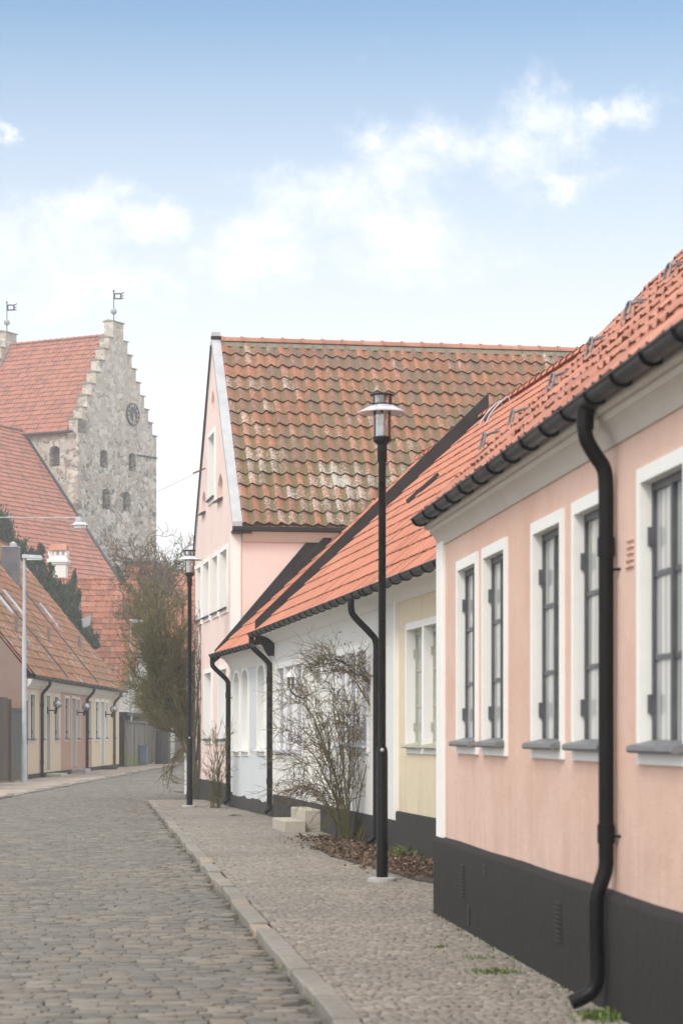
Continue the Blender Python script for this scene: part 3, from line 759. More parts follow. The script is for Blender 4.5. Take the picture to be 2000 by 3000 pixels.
# door in its white recess
da, db = WW.s_at(946), WW.s_at(906); dz0, dz1 = .34, 2.42
hole = win_loop(da+.09, db-.09, dz0, dz1); holes.append(hole)
mb = MB(); WW.box(mb, da, da+.09, dz0, dz1, -.16, .025); WW.box(mb, db-.09, db, dz0, dz1, -.16, .025); WW.box(mb, da, db, dz1, dz1+.09, -.16, .025)
dm = MB(); WW.box(dm, da+.09, db-.09, dz0, dz1, -.16, -.12)
for i in range(3):
    for j in range(2):
        a_ = da+.13+j*(db-da-.26)/2; WW.box(dm, a_+.02, a_+(db-da-.26)/2-.02, dz0+.12+i*.66, dz0+.12+i*.66+.5, -.12, -.105)
D_ = obj('door', dm, M['frame_white'], HW); obj('door_surround', mb, M['trim'], D_)
hd = MB(); hd.tube([WW.pt(da+.16, 1.35, -.12), WW.pt(da+.16, 1.35, -.06), WW.pt(da+.26, 1.35, -.06)], .01, 6); obj('handle', hd, M['black'], D_)
row_house('', '', WW, s_yw, LW, WD, WZE, WTP, 'white_wall', 'tile_orange', oh=WOH, tw=.15, tg=.385, A=.022, k=4, holes=holes, root=HW, zwall=WZE-.05, zbot=.3, verge0=0, verge1=.02, ridge='tile_orange')
roofW = [c for c in HW.children if c.name.startswith('roof')][0]
mb = MB(); WW.box(mb, s_yw+.02, LW, -.15, .40, -.02, .03); obj('plinth', mb, M['plinth2'], HW, bevel=.01)
cornice(HW, WW, s_yw, LW+.02, zc, WZE, WOH, 'trim')
gutter(HW, WW, s_yw+.01, LW+.12, WZE-.01, WOH+.06, rad=.065, gap=.6)
parapet(roofW, WW, LW-.02, .09, WZE, WTP, WOH, -.0, WD/2+WOH+.1, .36, 'metal_sheet', 'parapet_flashing', h0=.22)
mb = MB(); WW.sweep(mb, [(-.02, 2.80), (.10, 2.80), (WOH-.02, WZE-.08), (WOH-.02, WZE-.02), (-.02, WZE+.2)], LW-.03, LW+.075); obj('gable_board', mb, M['metal_sheet'], roofW)
# snow rail / antenna bits on the orange roof
for (p0, p1) in (((1192, 1485), (1284, 1405)), ((1420, 1245), (1462, 1188))):
    mb = MB()
    a_ = roof_hit(WW, *p0, WZE, WTP, WOH); b_ = roof_hit(WW, *p1, WZE, WTP, WOH)
    mb.beam(roof_pt(WW, *a_, WZE, WTP, WOH, .08), roof_pt(WW, *b_, WZE, WTP, WOH, .08), .03, .06); obj('roof_rail', mb, M['metal_sheet'], roofW)
# aluminium ladder hoops close to the ridge
for k_ in range(2):
    s, t = roof_hit(WW, 1440+k_*22, 1222-k_*12, WZE, WTP, WOH); mb = MB()
    mb.tube(smooth([roof_pt(WW, s, t-.22, WZE, WTP, WOH, .04), roof_pt(WW, s, t-.15, WZE, WTP, WOH, .12), roof_pt(WW, s, t+.0, WZE, WTP, WOH, .16), roof_pt(WW, s, t+.14, WZE, WTP, WOH, .14), roof_pt(WW, s, t+.18, WZE, WTP, WOH, .04)], 4), .013, 6)
    obj('ladder_hook', mb, M['zinc'], roofW)
# downpipe between white and yellow (behind the lamp) and cable
q = WW; sp = WW.s_at(1118)
downpipe(HW, [q.pt(sp, 3.13, WOH+.06), q.pt(sp, 3.02, WOH+.06), q.pt(sp, 2.92, WOH+.02), q.pt(sp-.02, 2.72, .16), q.pt(sp-.02, 2.6, .08), q.pt(sp-.02, 2.3, .075), q.pt(sp-.02, 1.2, .075), q.pt(sp-.02, .3, .08), q.pt(sp-.02, .14, .12), q.pt(sp-.02, .08, .2)], .042)
# wall lantern beside the door
LN = thing('wall_lantern', 'small white lantern with dark panes mounted left of the white house door', 'lantern', WW.pt(WW.s_at(886), 2.2, .02))
sL = WW.s_at(893); zL0, zL1 = WW.z_at(893, 2016), WW.z_at(893, 1985)
c0 = WW.pt(sL, (zL0+zL1)/2, .22); hw = .062; hh = (zL1-zL0)/2
mb = MB()
for dx in (-hw, hw):
    for dy in (-hw, hw): mb.box(c0.x+dx-.008, c0.x+dx+.008, c0.y+dy-.008, c0.y+dy+.008, c0.z-hh, c0.z+hh)
mb.box(c0.x-.008, c0.x+.008, c0.y-hw-.01, c0.y-hw+.004, c0.z-hh, c0.z+hh)
mb.box(c0.x-hw-.01, c0.x+hw+.01, c0.y-hw-.01, c0.y+hw+.01, c0.z-hh-.02, c0.z-hh)
mb.add([(c0.x-.1, c0.y-.1, c0.z+hh), (c0.x+.1, c0.y-.1, c0.z+hh), (c0.x+.1, c0.y+.1, c0.z+hh), (c0.x-.1, c0.y+.1, c0.z+hh), (c0.x, c0.y, c0.z+hh+.13)], [(0, 1, 2, 3), (0, 1, 4), (1, 2, 4), (2, 3, 4), (3, 0, 4)])
obj('frame', mb, M['frame_white'], LN)
mb = MB(); mb.box(c0.x-hw+.006, c0.x+hw-.006, c0.y-hw+.006, c0.y+hw-.006, c0.z-hh, c0.z+hh); obj('pane', mb, plain('amber_pane', (.10, .085, .05), .2, 0, .2, 8, .5), LN)
mb = MB(); mb.tube(smooth([WW.pt(sL, c0.z-.25, 0), WW.pt(sL, c0.z-.22, .12), c0+Vector((0, 0, -hh-.05)), c0+Vector((0, 0, -hh))], 4), .012, 6); obj('bracket', mb, M['black'], LN)

# ================================================================== GREY-WHITE HOUSE with arched windows
Z2, T2, O2, D2 = 3.02, .955, .33, 7.6
H2 = thing('grey_house', 'small grey-white rendered house with round-arched windows beside the tall pink gable', 'house', W2.pt(L2/2, 0, 0))
holes = []
for (x0, x1, y0, y1) in ((685, 704, 1950, 2212), (708, 730, 1940, 2212), (754, 779, 1924, 2212)):
    a, b = sorted((W2.s_at(x0), W2.s_at(x1))); z1 = W2.z_at((x0+x1)/2, y0+6); z0 = W2.z_at((x0+x1)/2, y1)
    window(H2, W2, a+.09, b-.09, z0+.07, z1-.10, tw=.09, arch=.22, depth=.13, frame='frame_white', pane='pane_light', sill='frame_white', cols=2, rows=3, fw=.05, holes=holes)
row_house('', '', W2, .0, L2, D2, Z2, T2, 'grey_wall', 'tile_orange', oh=O2, tw=.2, tg=.385, A=.03, k=5, holes=holes, root=H2, zwall=Z2-.05, zbot=.2, verge0=-.1, verge1=.0, ridge='tile_orange')
roof2 = [c for c in H2.children if c.name.startswith('roof')][0]
mb = MB(); vs = []; fs = []; n = 40; rg = random.Random(9)
for i in range(n+1):
    s = -.02+(L2+.14)*i/n; dz = rg.uniform(-.02, .02)+.02*math.sin(i*.5)
    for (o_, z) in ((.03, -.15), (.03, .23+dz), (-.02, .26+dz), (-.02, -.15)): vs.append(W2.pt(s, z, o_))
for i in range(n):
    for j in range(3): fs.append((i*4+j, i*4+j+1, i*4+5+j, i*4+4+j))
fs += [(3, 2, 1, 0), tuple(n*4+j for j in range(4))]
mb.add(vs, fs); obj('plinth', mb, M['plinth2'], H2, sharp=60)
cornice(H2, W2, .0, L2+.02, 2.68, Z2, O2, 'white_wall')
gutter(H2, W2, .0, L2+.12, Z2-.01, O2+.06, rad=.062, gap=.5)
mb = MB(); W2.box(mb, -.07, .06, .2, 2.7, -.04, .03); obj('pilaster', mb, M['white_wall'], H2)
parapet(roof2, W2, L2-.06, .07, Z2, T2, O2, -.02, 2.3, .62, 'metal_sheet', 'wall_flashing', h0=.10)
parapet(roof2, W2, L2-.13, .07, Z2, T2, O2, .02, 2.3, .30, 'metal_sheet', 'wall_flashing', h0=.05)
def pipe_on(parent, W, s, ztop, oh, rad=.045, zend=.18, mat='pipe'):
    return downpipe(parent, [W.pt(s, ztop, oh+.06), W.pt(s, ztop-.12, oh+.06), W.pt(s, ztop-.20, oh+.03), W.pt(s-.01, ztop-.38, .17), W.pt(s-.02, ztop-.47, .095), W.pt(s-.02, ztop-.60, .08), W.pt(s-.02, 1.4, .08), W.pt(s-.02, zend+.10, .08), W.pt(s-.02, zend, .10), W.pt(s-.02, zend-.06, .17)], rad, mat=mat,
                    collars=[W.pt(s-.02, ztop-.75, .08), W.pt(s-.02, .62, .08)], clips=[(W.pt(s-.02, ztop-.80, .08), W.pt(s-.14, ztop-.80, 0)), (W.pt(s-.02, .60, .08), W.pt(s-.14, .60, 0))])
pipe_on(HW, WW, LW+.06, WZE-.06, WOH, .047, .14)
pipe_on(H2, W2, L2+.04, Z2-.06, O2, .047, .14)

# ================================================================== TALL PINK HOUSE
HT = thing('gabled_house', 'tall pink house with steep gable to the street and a lichen-spotted pantile roof', 'house', WG.pt(LG/2, 0, 0))
TE, TR = 5.55, 9.77; LEN = 15.
holes = []
for (x0, x1, y0, y1) in ((577, 592, 1640, 1825), (597, 616, 1606, 1815), (623, 641, 1587, 1808), (646.6, 669, 1575, 1801)):
    a, b = sorted((WG.s_at(x0), WG.s_at(x1))); window(HT, WG, a+.09, b-.09, 3.86+.12, 5.27-.10, tw=.09, depth=.17, frame='frame_white', pane='pane_light', sill='frame_grey', cols=2, rows=3, holes=holes, proud=.03)
for (x0, x1) in ((600, 623), (641, 668)):
    a, b = sorted((WG.s_at(x0), WG.s_at(x1))); window(HT, WG, a+.09, b-.09, 1.22+.10, 2.86-.10, tw=.09, depth=.17, frame='frame_white', pane='pane_light', sill='frame_grey', cols=2, rows=3, holes=holes, proud=.03)
a, b = sorted((WG.s_at(612), WG.s_at(632))); window(HT, WG, a+.09, b-.09, WG.z_at(622, 1481)+.14, WG.z_at(622, 1262)-.09, tw=.09, depth=.17, frame='frame_white', pane='pane_light', sill='frame_grey', cols=2, rows=4, holes=holes, proud=.03)
def lancet(a, b, c, d):
    m_ = (a+b)/2; r = [(a, c), (b, c)]
    for i in range(7): t = i/6; r.append((b+(m_-b)*(t**1.6), d-(d-c)*.45*(1-t)**1.0 if i < 6 else d))
    for i in range(1, 7): t = 1-i/6; r.append((a+(m_-a)*(t**1.6), d-(d-c)*.45*(1-t) if i > 0 else d))
    return r
for (x0, x1, y0, y1, sill_) in ((618.6, 628, 1143, 1219, 0), (638, 652, 1386, 1462, 1), (592, 602, 1437, 1501, 1)):
    a, b = sorted((WG.s_at(x0), WG.s_at(x1))); xm = (x0+x1)/2; hl = lancet(a, b, WG.z_at(xm, y1), WG.z_at(xm, y0)); holes.append(hl)
    mb = MB(); m_ = len(hl)
    mb.add([WG.pt(s_, z, 0) for s_, z in hl]+[WG.pt(s_, z, -.09) for s_, z in hl], [(i, (i+1) % m_, m_+(i+1) % m_, m_+i) for i in range(m_)]+[tuple(range(m_, 2*m_))])
    nc = obj('niche', mb, M['pink_far'], HT)
    if sill_:
        mb = MB(); z = WG.z_at(xm, y1); WG.sweep(mb, [(-.08, z+.03), (-.08, z), (.09, z-.05), (.10, z-.03)], a-.05, b+.05); obj('sill', mb, M['frame_grey'], nc)
mb = MB(); zb = .42
WG.sheet(mb, [(0, zb), (LG, zb), (LG, TE+.2), (LG/2, TR+.05), (0, TE+.2)], holes)
# side wall, back wall, far gable
WSl = [(0, zb), (LEN, zb), (LEN, TE), (0, TE)]
WS.sheet(mb, WSl, [])
mb.add([WG.pt(0, zb, -LEN), WG.pt(LG, zb, -LEN), WG.pt(LG, TE+.2, -LEN), WG.pt(LG/2, TR, -LEN), WG.pt(0, TE+.2, -LEN)], [(0, 1, 2, 3, 4)])
mb.quad(WG.pt(LG, zb, 0), WG.pt(LG, zb, -LEN), WG.pt(LG, TE, -LEN), WG.pt(LG, TE, 0))
obj('wall', mb, M['pink_far'], HT)
mb = MB(); WG.box(mb, -.03, LG+.03, -.15, .44, -.3, .035); WS.box(mb, .31, LEN, -.15, .44, -.3, .035); obj('plinth', mb, M['plinth2'], HT)
rb = MB(); TP = (TR-TE)/(LG/2+.22); TL = math.hypot(1, TP); TO = .22
u3 = Vector((WS.d.x, WS.d.y, 0)); n3 = Vector((WS.n.x, WS.n.y, 0)); vd = (-n3+Vector((0, 0, TP)))/TL
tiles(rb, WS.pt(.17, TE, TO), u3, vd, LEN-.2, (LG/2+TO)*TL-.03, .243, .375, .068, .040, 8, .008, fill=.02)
WS.sweep(rb, [(TO-.02, TE-.01), (-LG/2, TR-.02), (-LG-TO, TE-.01), (-LG-TO, TE-.1), (-LG/2, TR-.14), (TO-.02, TE-.1)], .17, LEN)
roofT = obj('roof', rb, M['tile_tall'], HT, sharp=50)
q = MB(); ridge_tiles(q, WS.pt(.2, TR+.045, -LG/2), WS.pt(LEN, TR+.045, -LG/2), .12, .43); obj('ridge', q, M['tile_ridge'], roofT)
# mortar bedding under the ridge
q = MB(); WS.sweep(q, [(-LG/2+.12, TR-.07), (-LG/2+.09, TR+.03), (-LG/2-.09, TR+.03), (-LG/2-.12, TR-.07)], .18, LEN); obj('ridge_mortar', q, stucco('ridge_mortar', (.26, .25, .20), (.2, .21, .13), .8, .02), roofT)
# zinc-clad raised verge of the street gable (both slopes)
mb = MB(); zz = .17
def vp(s_, z, o_): return WG.pt(s_, z, o_)
prof = [(-TO-.02, TE-.05), (LG/2, TR+.12), (LG+TO+.02, TE-.05)]
for (A_, B_) in ((prof[0], prof[1]), (prof[1], prof[2])):
    mb.hexa([vp(A_[0], A_[1]-.02, .02), vp(B_[0], B_[1]-.20, .02), vp(B_[0], B_[1]-.20, -.175), vp(A_[0], A_[1]-.02, -.175),
             vp(A_[0], A_[1]+.13, .02), vp(B_[0], B_[1], .02), vp(B_[0], B_[1], -.175), vp(A_[0], A_[1]+.13, -.175)])
cap = obj('verge_cladding', mb, M['zinc'], roofT, bevel=.006)
mb = MB(); WG.box(mb, LG/2-.07, LG/2+.07, TR+.10, TR+.15, -.18, .03); obj('cap', mb, M['metal_sheet'], cap)
for i in range(9):          # rivets and drip marks on the zinc
    t = .06+i*.105
    for o_ in (-.04, -.12):
        s_ = -TO+(LG/2+TO)*t; z = TE+.08+(TR+.12-TE-.08)*t; mb = MB()
        mb.sphere(vp(s_-.004, z-.02+.012, o_), .012, 6, 4); obj('rivet', mb, M['dot'], cap)
for A_, B_ in ((prof[1], prof[2]),):  # dark drip edge of the far verge
    mb = MB(); mb.beam(vp(A_[0], A_[1]-.17, .035), vp(B_[0], B_[1]-.03, .035), .03, .05); obj('drip_edge', mb, M['frame_dark'], cap)
# side eave: gutter box and board
mb = MB(); WS.sweep(mb, [(TO-.04, TE-.02), (TO+.07, TE-.02), (TO+.07, TE-.09), (TO-.04, TE-.11)], -.02, LEN); obj('gutter', mb, M['metal_sheet'], HT)
mb = MB(); WS.box(mb, -.02, .36, TE-.15, TE-.095, -.05, TO+.04); obj('eave_board', mb, M['metal_sheet'], HT)
mb = MB(); WS.sweep(mb, [(-.01, TE-.30), (.05, TE-.30), (TO-.06, TE-.11), (-.01, TE-.11)], .2, LEN); obj('cornice', mb, M['creamtrim'], HT)
# white corner pilaster wraps the corner
mb = MB(); WS.box(mb, -.03, .17, .3, TE-.13, -.06, .03); WG.box(mb, .0, .10, .3, TE-.13, -.03, .022); obj('pilaster', mb, M['trim'], HT)

# ================================================================== low white house beyond, right
WX = Wall(WG.pt(LG+.6, 0, 0).xy, WG.d, -1)
HX = thing('low_white_house', 'low white house beyond the tall pink gable, seen through the bare branches', 'house', WX.pt(1., 0, 0))
hx = []
window(HX, WX, .5, 1.3, 1.1, 2.5, tw=.08, frame='frame_white', pane='pane_light', sill='frame_grey', holes=hx)
row_house('', '', WX, 0, 1.9, 7., 3.1, .8, 'white_wall', 'tile_red', oh=.25, tw=.24, tg=.38, k=4, holes=hx, root=HX, zwall=3.1, zbot=0, ridge='tile_red')

# ================================================================== LEFT ROW
WL = Wall((-10.06-.0175*70.9, 0), (.0175, 1), 1)
YL = lambda px: WL.s_at(px)
LZE, LTP, LOH, LD = 3.30, 1.235, .28, 9.6
sA, sB_, sC_, sD_ = 70.9, YL(178), YL(269), YL(349)
def zx(x): return x*.2423
def zyy(y): return 1940+y*.2423
rows_def = [
 ('cream_house', 'cream rendered low house, nearest of the row on the left', sA, sB_, 'cream', 'creamtrim', [(312, 350), (360, 425), (502, 540), (655, 712)], (552, 605), 480, 'pipe', 0),
 ('tan_house', 'brick-pink rendered low house in the middle of the row on the left', sB_, sC_, 'tan', 'creamtrim', [(780, 840), (930, 968), (1060, 1118)], (862, 918), 1030, 'pipe', 1),
 ('pale_yellow_house', 'pale yellow rendered low house with white surrounds at the far end of the left row', sC_, sD_, 'yell2', 'trim', [(1150, 1200), (1275, 1305), (1380, 1402)], (1215, 1260), 1362, 'gutter', 2)]
left_roofs = []; left_houses = []
for (nm, lb, s0, s1, wm, tm, wins, door, pipe, pm, idx) in rows_def:
    Hh = thing(nm, lb, 'house', WL.pt((s0+s1)/2, 0, 0)); holes = []
    for (a_, b_) in wins:
        s_a, s_b = YL(zx(a_)), YL(zx(b_)); s_a = max(s_a, s0+.12); s_b = min(s_b, s1-.12)
        window(Hh, WL, s_a+.10, s_b-.12, 1.26, 2.72, tw=.10, depth=.10, frame='frame_dark', pane='pane_light' if idx else 'pane_dark', trim=tm, sill='frame_grey', cols=2, rows=3, holes=holes)
    a_, b_ = YL(zx(door[0])), YL(zx(door[1]))
    holes.append(win_loop(a_+.1, b_-.1, .22, 2.74))
    mb = MB(); WL.box(mb, a_, a_+.1, .22, 2.84, -.2, .025); WL.box(mb, b_-.1, b_, .22, 2.84, -.2, .025); WL.box(mb, a_+.1, b_-.1, 2.74, 2.84, -.2, .024)
    dm = MB(); WL.box(dm, a_+.1, b_-.1, .22, 2.74, -.19, -.14)
    for j in range(2):
        for i in range(3):
            w_ = (b_-a_-.2)/2; WL.box(dm, a_+.16+j*w_, a_+.04+(j+1)*w_, .35+i*.8, 1.0+i*.8, -.14, -.12)
    D_ = obj('door', dm, M['door_dark'], Hh); obj('door_surround', mb, M[tm], D_)
    _, rf, zr = row_house('', '', WL, s0, s1, LD, LZE, LTP, wm, 'tile_left', oh=LOH, tw=.24, tg=.40, A=.045, k=5, holes=holes, root=Hh, zwall=LZE-.02, zbot=.1, verge0=.0 if idx else .1, verge1=.0 if idx < 2 else .12, ridge='tile_left', jit=.008, step=.03)
    left_roofs.append(rf); left_houses.append(Hh)
    mb = MB(); WL.box(mb, s0, s1, -.15, .14, -.02, .03); obj('plinth', mb, M['plinth2'], Hh)
    mb = MB(); WL.sweep(mb, [(-.01, 2.93), (.04, 2.93), (.06, 2.98), (.10, 3.0), (.20, 3.20), (-.01, 3.22)], s0, s1); obj('cornice', mb, M['creamtrim'], Hh)
    gutter(Hh, WL, s0+.05 if idx else s0-.1, s1-.05, LZE-.02, LOH+.06, rad=.06, gap=1.0)
    sp = YL(zx(pipe)); mt = pm
    downpipe(Hh, [WL.pt(sp, 3.22, LOH+.06), WL.pt(sp, 3.10, LOH+.06), WL.pt(sp, 3.0, LOH), WL.pt(sp, 2.84, .14), WL.pt(sp, 2.74, .09), WL.pt(sp, 2.5, .08), WL.pt(sp, 1.3, .08), WL.pt(sp, .1, .08), WL.pt(sp, -.03, .08)], .055, mat=mt, collars=[WL.pt(sp, 2.4, .08), WL.pt(sp, .5, .08)])
    # wall lamp: clear globe with white reflector on a bracket
    names = ['nearest of the three globe wall lamps, on the cream house', 'middle globe wall lamp, on the brick-pink house by its downpipe', 'farthest globe wall lamp, on the pale yellow house']
    gx, gy, bx = [(157, 2061, 575), (247, 2071, 930), (331, 2078, 1275)][idx]
    sg_ = YL(zx(bx)); base = WL.pt(sg_, 2.24, .0); gc = WL.pt(sg_, 2.46, .34)
    T = thing('wall_lamp', names[idx], 'wall lamp', base, 'globe wall lamps on the left row')
    mb = MB(); mb.tube([base, base+Vector((.28, 0, 0))], .022, 8); mb.box(base.x-.01, base.x+.03, base.y-.08, base.y+.08, base.z-.12, base.z+.12)
    mb.tube([base+Vector((.26, 0, -.12)), base+Vector((.30, 0, .08))], .045, 10); obj('bracket', mb, M['black'], T)
    mb = MB(); mb.sphere(gc, .15, 16, 12); obj('globe', mb, M['glass'], T)
    mb = MB(); tilt = Matrix.Rotation(R(35), 4, 'Y')
    pr = [(.001, .10), (.05, .095), (.09, .07), (.12, .03), (.13, -.01), (.118, -.008), (.08, .05), (.001, .08)]
    mb.lathe((0, 0, 0), pr, 16); mb.v = [tuple(tilt @ Vector(x)+gc) for x in mb.v]; obj('reflector', mb, M['shade'], T)
# sheet metal party strips, chimney, roof windows, vent pipes
for (s, hh_, k_) in ((sB_, .10, 0), (sC_, .12, 1)):
    parapet(left_roofs[k_+1], WL, s-.10, .22, LZE, LTP, LOH, .02, LD/2+LOH, .09, 'galv', 'party_strip')
    parapet(left_roofs[k_+1], WL, s-.02, .05, LZE, LTP, LOH, .02, LD/2+LOH, .15, 'gutter', 'party_ridge')
mb = MB(); cz = 8.75; cx, cy = at(33, 1650, 87).x, 86.9
mb.box(cx-.32, cx+.32, cy-.35, cy+.35, 6.6, cz); ch = obj('chimney', mb, plain('grey_clad_chimney', (.115, .115, .125), .5, .1, .2, 3), left_roofs[2], bevel=.01)
mb = MB(); mb.box(cx-.34, cx+.34, cy-.37, cy+.37, cz, cz+.03); mb.box(cx-.02, cx+.22, cy-.12, cy+.12, cz+.03, cz+.14)
mb.add([(cx-.05, cy-.15, cz+.14), (cx+.25, cy-.15, cz+.14), (cx+.25, cy+.15, cz+.14), (cx-.05, cy+.15, cz+.14), (cx+.1, cy, cz+.24)], [(0, 1, 2, 3), (0, 1, 4), (1, 2, 4), (2, 3, 4), (3, 0, 4)])
obj('chimney_cap', mb, M['zinc'], ch)
for (px, py, k_) in ((8, 1770, 0), (40, 1775, 1), (143, 1810, 2)):
    s, t = roof_hit(WL, px, py, LZE, LTP, LOH); c = lambda a_, b_, up: roof_pt(WL, s+a_, t+b_, LZE, LTP, LOH, up)
    mb = MB(); mb.hexa([c(-.30, -.35, 0), c(.30, -.35, 0), c(.30, .35, 0), c(-.30, .35, 0), c(-.30, -.35, .16), c(.30, -.35, .16), c(.30, .35, .16), c(-.30, .35, .16)])
    sk = obj('skylight', mb, M['zinc'], left_roofs[k_], bevel=.01)
    mb = MB(); mb.hexa([c(-.24, -.29, .14), c(.24, -.29, .14), c(.24, .29, .14), c(-.24, .29, .14), c(-.24, -.29, .168), c(.24, -.29, .168), c(.24, .29, .168), c(-.24, .29, .168)]); obj('pane', mb, M['pane_light'], sk)
for (px, py, k_) in ((48, 1858, 0), (143, 1883, 1), (233, 1905, 2)):
    s, t = roof_hit(WL, px, py, LZE, LTP, LOH); b_ = roof_pt(WL, s, t, LZE, LTP, LOH)
    mb = MB(); mb.tube([b_-Vector((0, 0, .1)), b_+Vector((0, 0, .58))], .055, 10); obj('vent_pipe', mb, plain('grey_vent', (.15, .14, .15), .6), left_roofs[k_])
# stained gable facing the camera
mb = MB(); zr = LZE+LTP*(LD/2+LOH)
s = sA-.03
mb.hexa([WL.pt(s-.04, -.1, .0), WL.pt(s, -.1, .0), WL.pt(s, -.1, -LD), WL.pt(s-.04, -.1, -LD), WL.pt(s-.04, 3.5, .0), WL.pt(s, 3.5, .0), WL.pt(s, 3.5, -LD), WL.pt(s-.04, 3.5, -LD)])
mb.add([WL.pt(s-.04, 3.5, 0), WL.pt(s-.04, 3.5, -LD), WL.pt(s-.04, zr-.12, -LD/2), WL.pt(s, 3.5, 0), WL.pt(s, 3.5, -LD), WL.pt(s, zr-.12, -LD/2)], [(0, 1, 2), (3, 5, 4), (0, 2, 5, 3), (1, 4, 5, 2)])
obj('gable_wall', mb, M['brown_wall'], left_houses[0])
# steps of the left row
for (x0, x1, lb, hh_, mt) in ((545, 765, 'low mossy stone step at the cream house door', .10, 'stone_step'), (850, 1055, 'worn rounded brown stone step at the brick-pink house door', .16, 'granite'), (1205, 1388, 'grey stone step at the pale yellow house door', .15, 'plinth2')):
    a_ = YL(zx(x0)); b_ = YL(zx((x0+x1)/2))
    mb = MB(); WL.box(mb, a_+.1, a_+1.5, -.02, hh_, .0, .55); o = obj('stone_step', mb, M[mt], at=WL.pt(a_+.8, 0, .3), bevel=.03); tag(o, lb, 'step', 'door steps of the left row')

# wooden gates in front (far left)
Gt = thing('board_fence', 'tall dark board fence with brown posts at the far left edge', 'fence', WL.pt(65, 0, 0))
for (a_, b_, zt_, m_, nm) in ((56, 63.3, 2.55, 'gate', 'boards'),):
    mb = MB(); s = a_
    while s < b_: WL.box(mb, s+.005, s+.135, .05, zt_+random.uniform(-.01, .01), -.03, .0, random.random()); s += .14
    obj(nm, mb, M[m_], Gt)
for s in (61.5, 64.6):
    mb = MB(); WL.box(mb, s, s+.22, -.05, 2.62, -.05, .1, .5); obj('post', mb, plain('brown_post', (.16, .12, .09), .9, 0, .3, 4), Gt, bevel=.01)
mb = MB(); s = 64.85
while s < 67.5: WL.box(mb, s+.01, s+.17, .02, 2.55, -.06, -.02, random.random()); s += .18
obj('boards', mb, M['gate'], Gt)
G2 = thing('slatted_gate', 'grey-green slatted gate beside the grey lamp post', 'gate', WL.pt(68.8, 0, 0))
mb = MB(); s = 67.75
while s < 70.3: WL.box(mb, s+.02, s+.13, .42, 2.15, .0, .04, random.random()); s += .17
obj('slats', mb, M['gategreen'], G2)
mb = MB(); WL.box(mb, 67.7, 70.4, 2.15, 2.24, -.02, .05); WL.box(mb, 67.7, 70.4, .02, .42, -.05, .05, .9); WL.box(mb, 67.6, 67.74, 0, 2.5, -.06, .06); WL.box(mb, 70.3, 70.8, 0, 2.5, -.06, .06)
obj('frame', mb, M['gate'], G2)

# ================================================================== FENCE, SHED, CABINET (middle left)
FL = Wall((-9.32, 96.3), (.012, 1), 1)
Fn = thing('wooden_fence', 'weathered board fence with green moss beyond the pale yellow house', 'fence', FL.pt(5, 0, 0))
def board_run(name, s0, s1, z1, parent, mat, top=True):
    mb = MB(); s = s0; rg = random.Random(int(s0*10))
    while s < s1-.05: WL_ = FL; FL.box(mb, s+.004, s+.125, .02, z1+rg.uniform(-.015, .015), -.03, rg.uniform(-.006, .006), rg.random()); s += .13
    obj(name, mb, M[mat], parent)
board_run('boards', .2, 3.1, 1.93, Fn, 'fence'); board_run('boards', 3.3, 7.6, 1.93, Fn, 'fence'); board_run('boards', 7.8, 11.0, 1.86, Fn, 'fence')
mb = MB(); FL.box(mb, .0, 11.1, 1.95, 2.02, -.10, .08); obj('rail', mb, M['fence'], Fn)
for s in (0, 3.1, 7.65, 11.0):
    mb = MB(); FL.box(mb, s, s+.13, -.05, 2.0, -.1, .04); obj('post', mb, M['fence'], Fn)
Sh = thing('shed', 'dark flat-roofed timber shed behind the mossy board fence', 'shed', (-11, 101, 0))
mb = MB(); x = -9.55; y = 97.2
while y < 108: mb.box(x-.03, x, y+.004, y+.15, 0, 2.22, random.random()); y += .155
mb.box(-13, x-.04, 97.3, 108, 0, 2.2); obj('wall', mb, M['door_dark'], Sh)
mb = MB(); mb.box(-13.2, -9.35, 97, 108.3, 2.22, 2.40); obj('roof', mb, M['metal_sheet'], Sh)
Cb = thing('utility_cabinet', 'small blue-grey utility cabinet standing against the mossy fence', 'cabinet', (-9.0, 101, 0))
cc = gnd(423, 2243); cY = 101.5; cX = (423-1000)/F*cY
mb = MB(); mb.box(cX-.20, cX+.14, cY-.3, cY+.1, 0.0, .88); b1 = obj('body', mb, M['cabinet'], Cb, bevel=.01)
mb = MB(); mb.box(cX-.23, cX+.17, cY-.33, cY+.13, .88, .92); obj('lid', mb, M['cabinet'], Cb)
mb = MB(); mb.box(cX-.16, cX+.10, cY-.312, cY-.30, .06, .84); obj('door', mb, M['cabinet'], Cb, bevel=.004)

# ================================================================== FAR HOUSES
WF = Wall((-24, 104.5), (1, 0), 1)
s0, s1 = 24+at(60, 0, 104.5).x, 24+at(392, 0, 104.5).x
HF = thing('red_roofed_house', 'house with a bright red pantile roof and white chimney behind the dark yew', 'house', WF.pt((s0+s1)/2, 0, 0))
FZR = EYE+(HY-1700)/F*109; FT = 1.19; FD = 8.0; FZE = FZR-FT*(FD/2+.3)
row_house('', '', WF, s0, s1, FD, FZE, FT, 'white_wall', 'tile_red', oh=.3, tw=.245, tg=.37, A=.05, k=6, root=HF, zwall=FZE, ridge='tile_red', jit=.008, step=.034)
rf = [c for c in HF.children if c.name.startswith('roof')][0]
cY = 109.; c0 = at(172, 1650, cY); sc_ = cY/F
mb = MB(); w_ = 24*sc_
mb.box(c0.x-w_, c0.x+w_, cY-.4, cY+.4, FZR-1.5, EYE+(HY-1655)*sc_); mb.box(c0.x-w_-.06, c0.x+w_+.06, cY-.46, cY+.46, EYE+(HY-1655)*sc_, EYE+(HY-1650)*sc_)
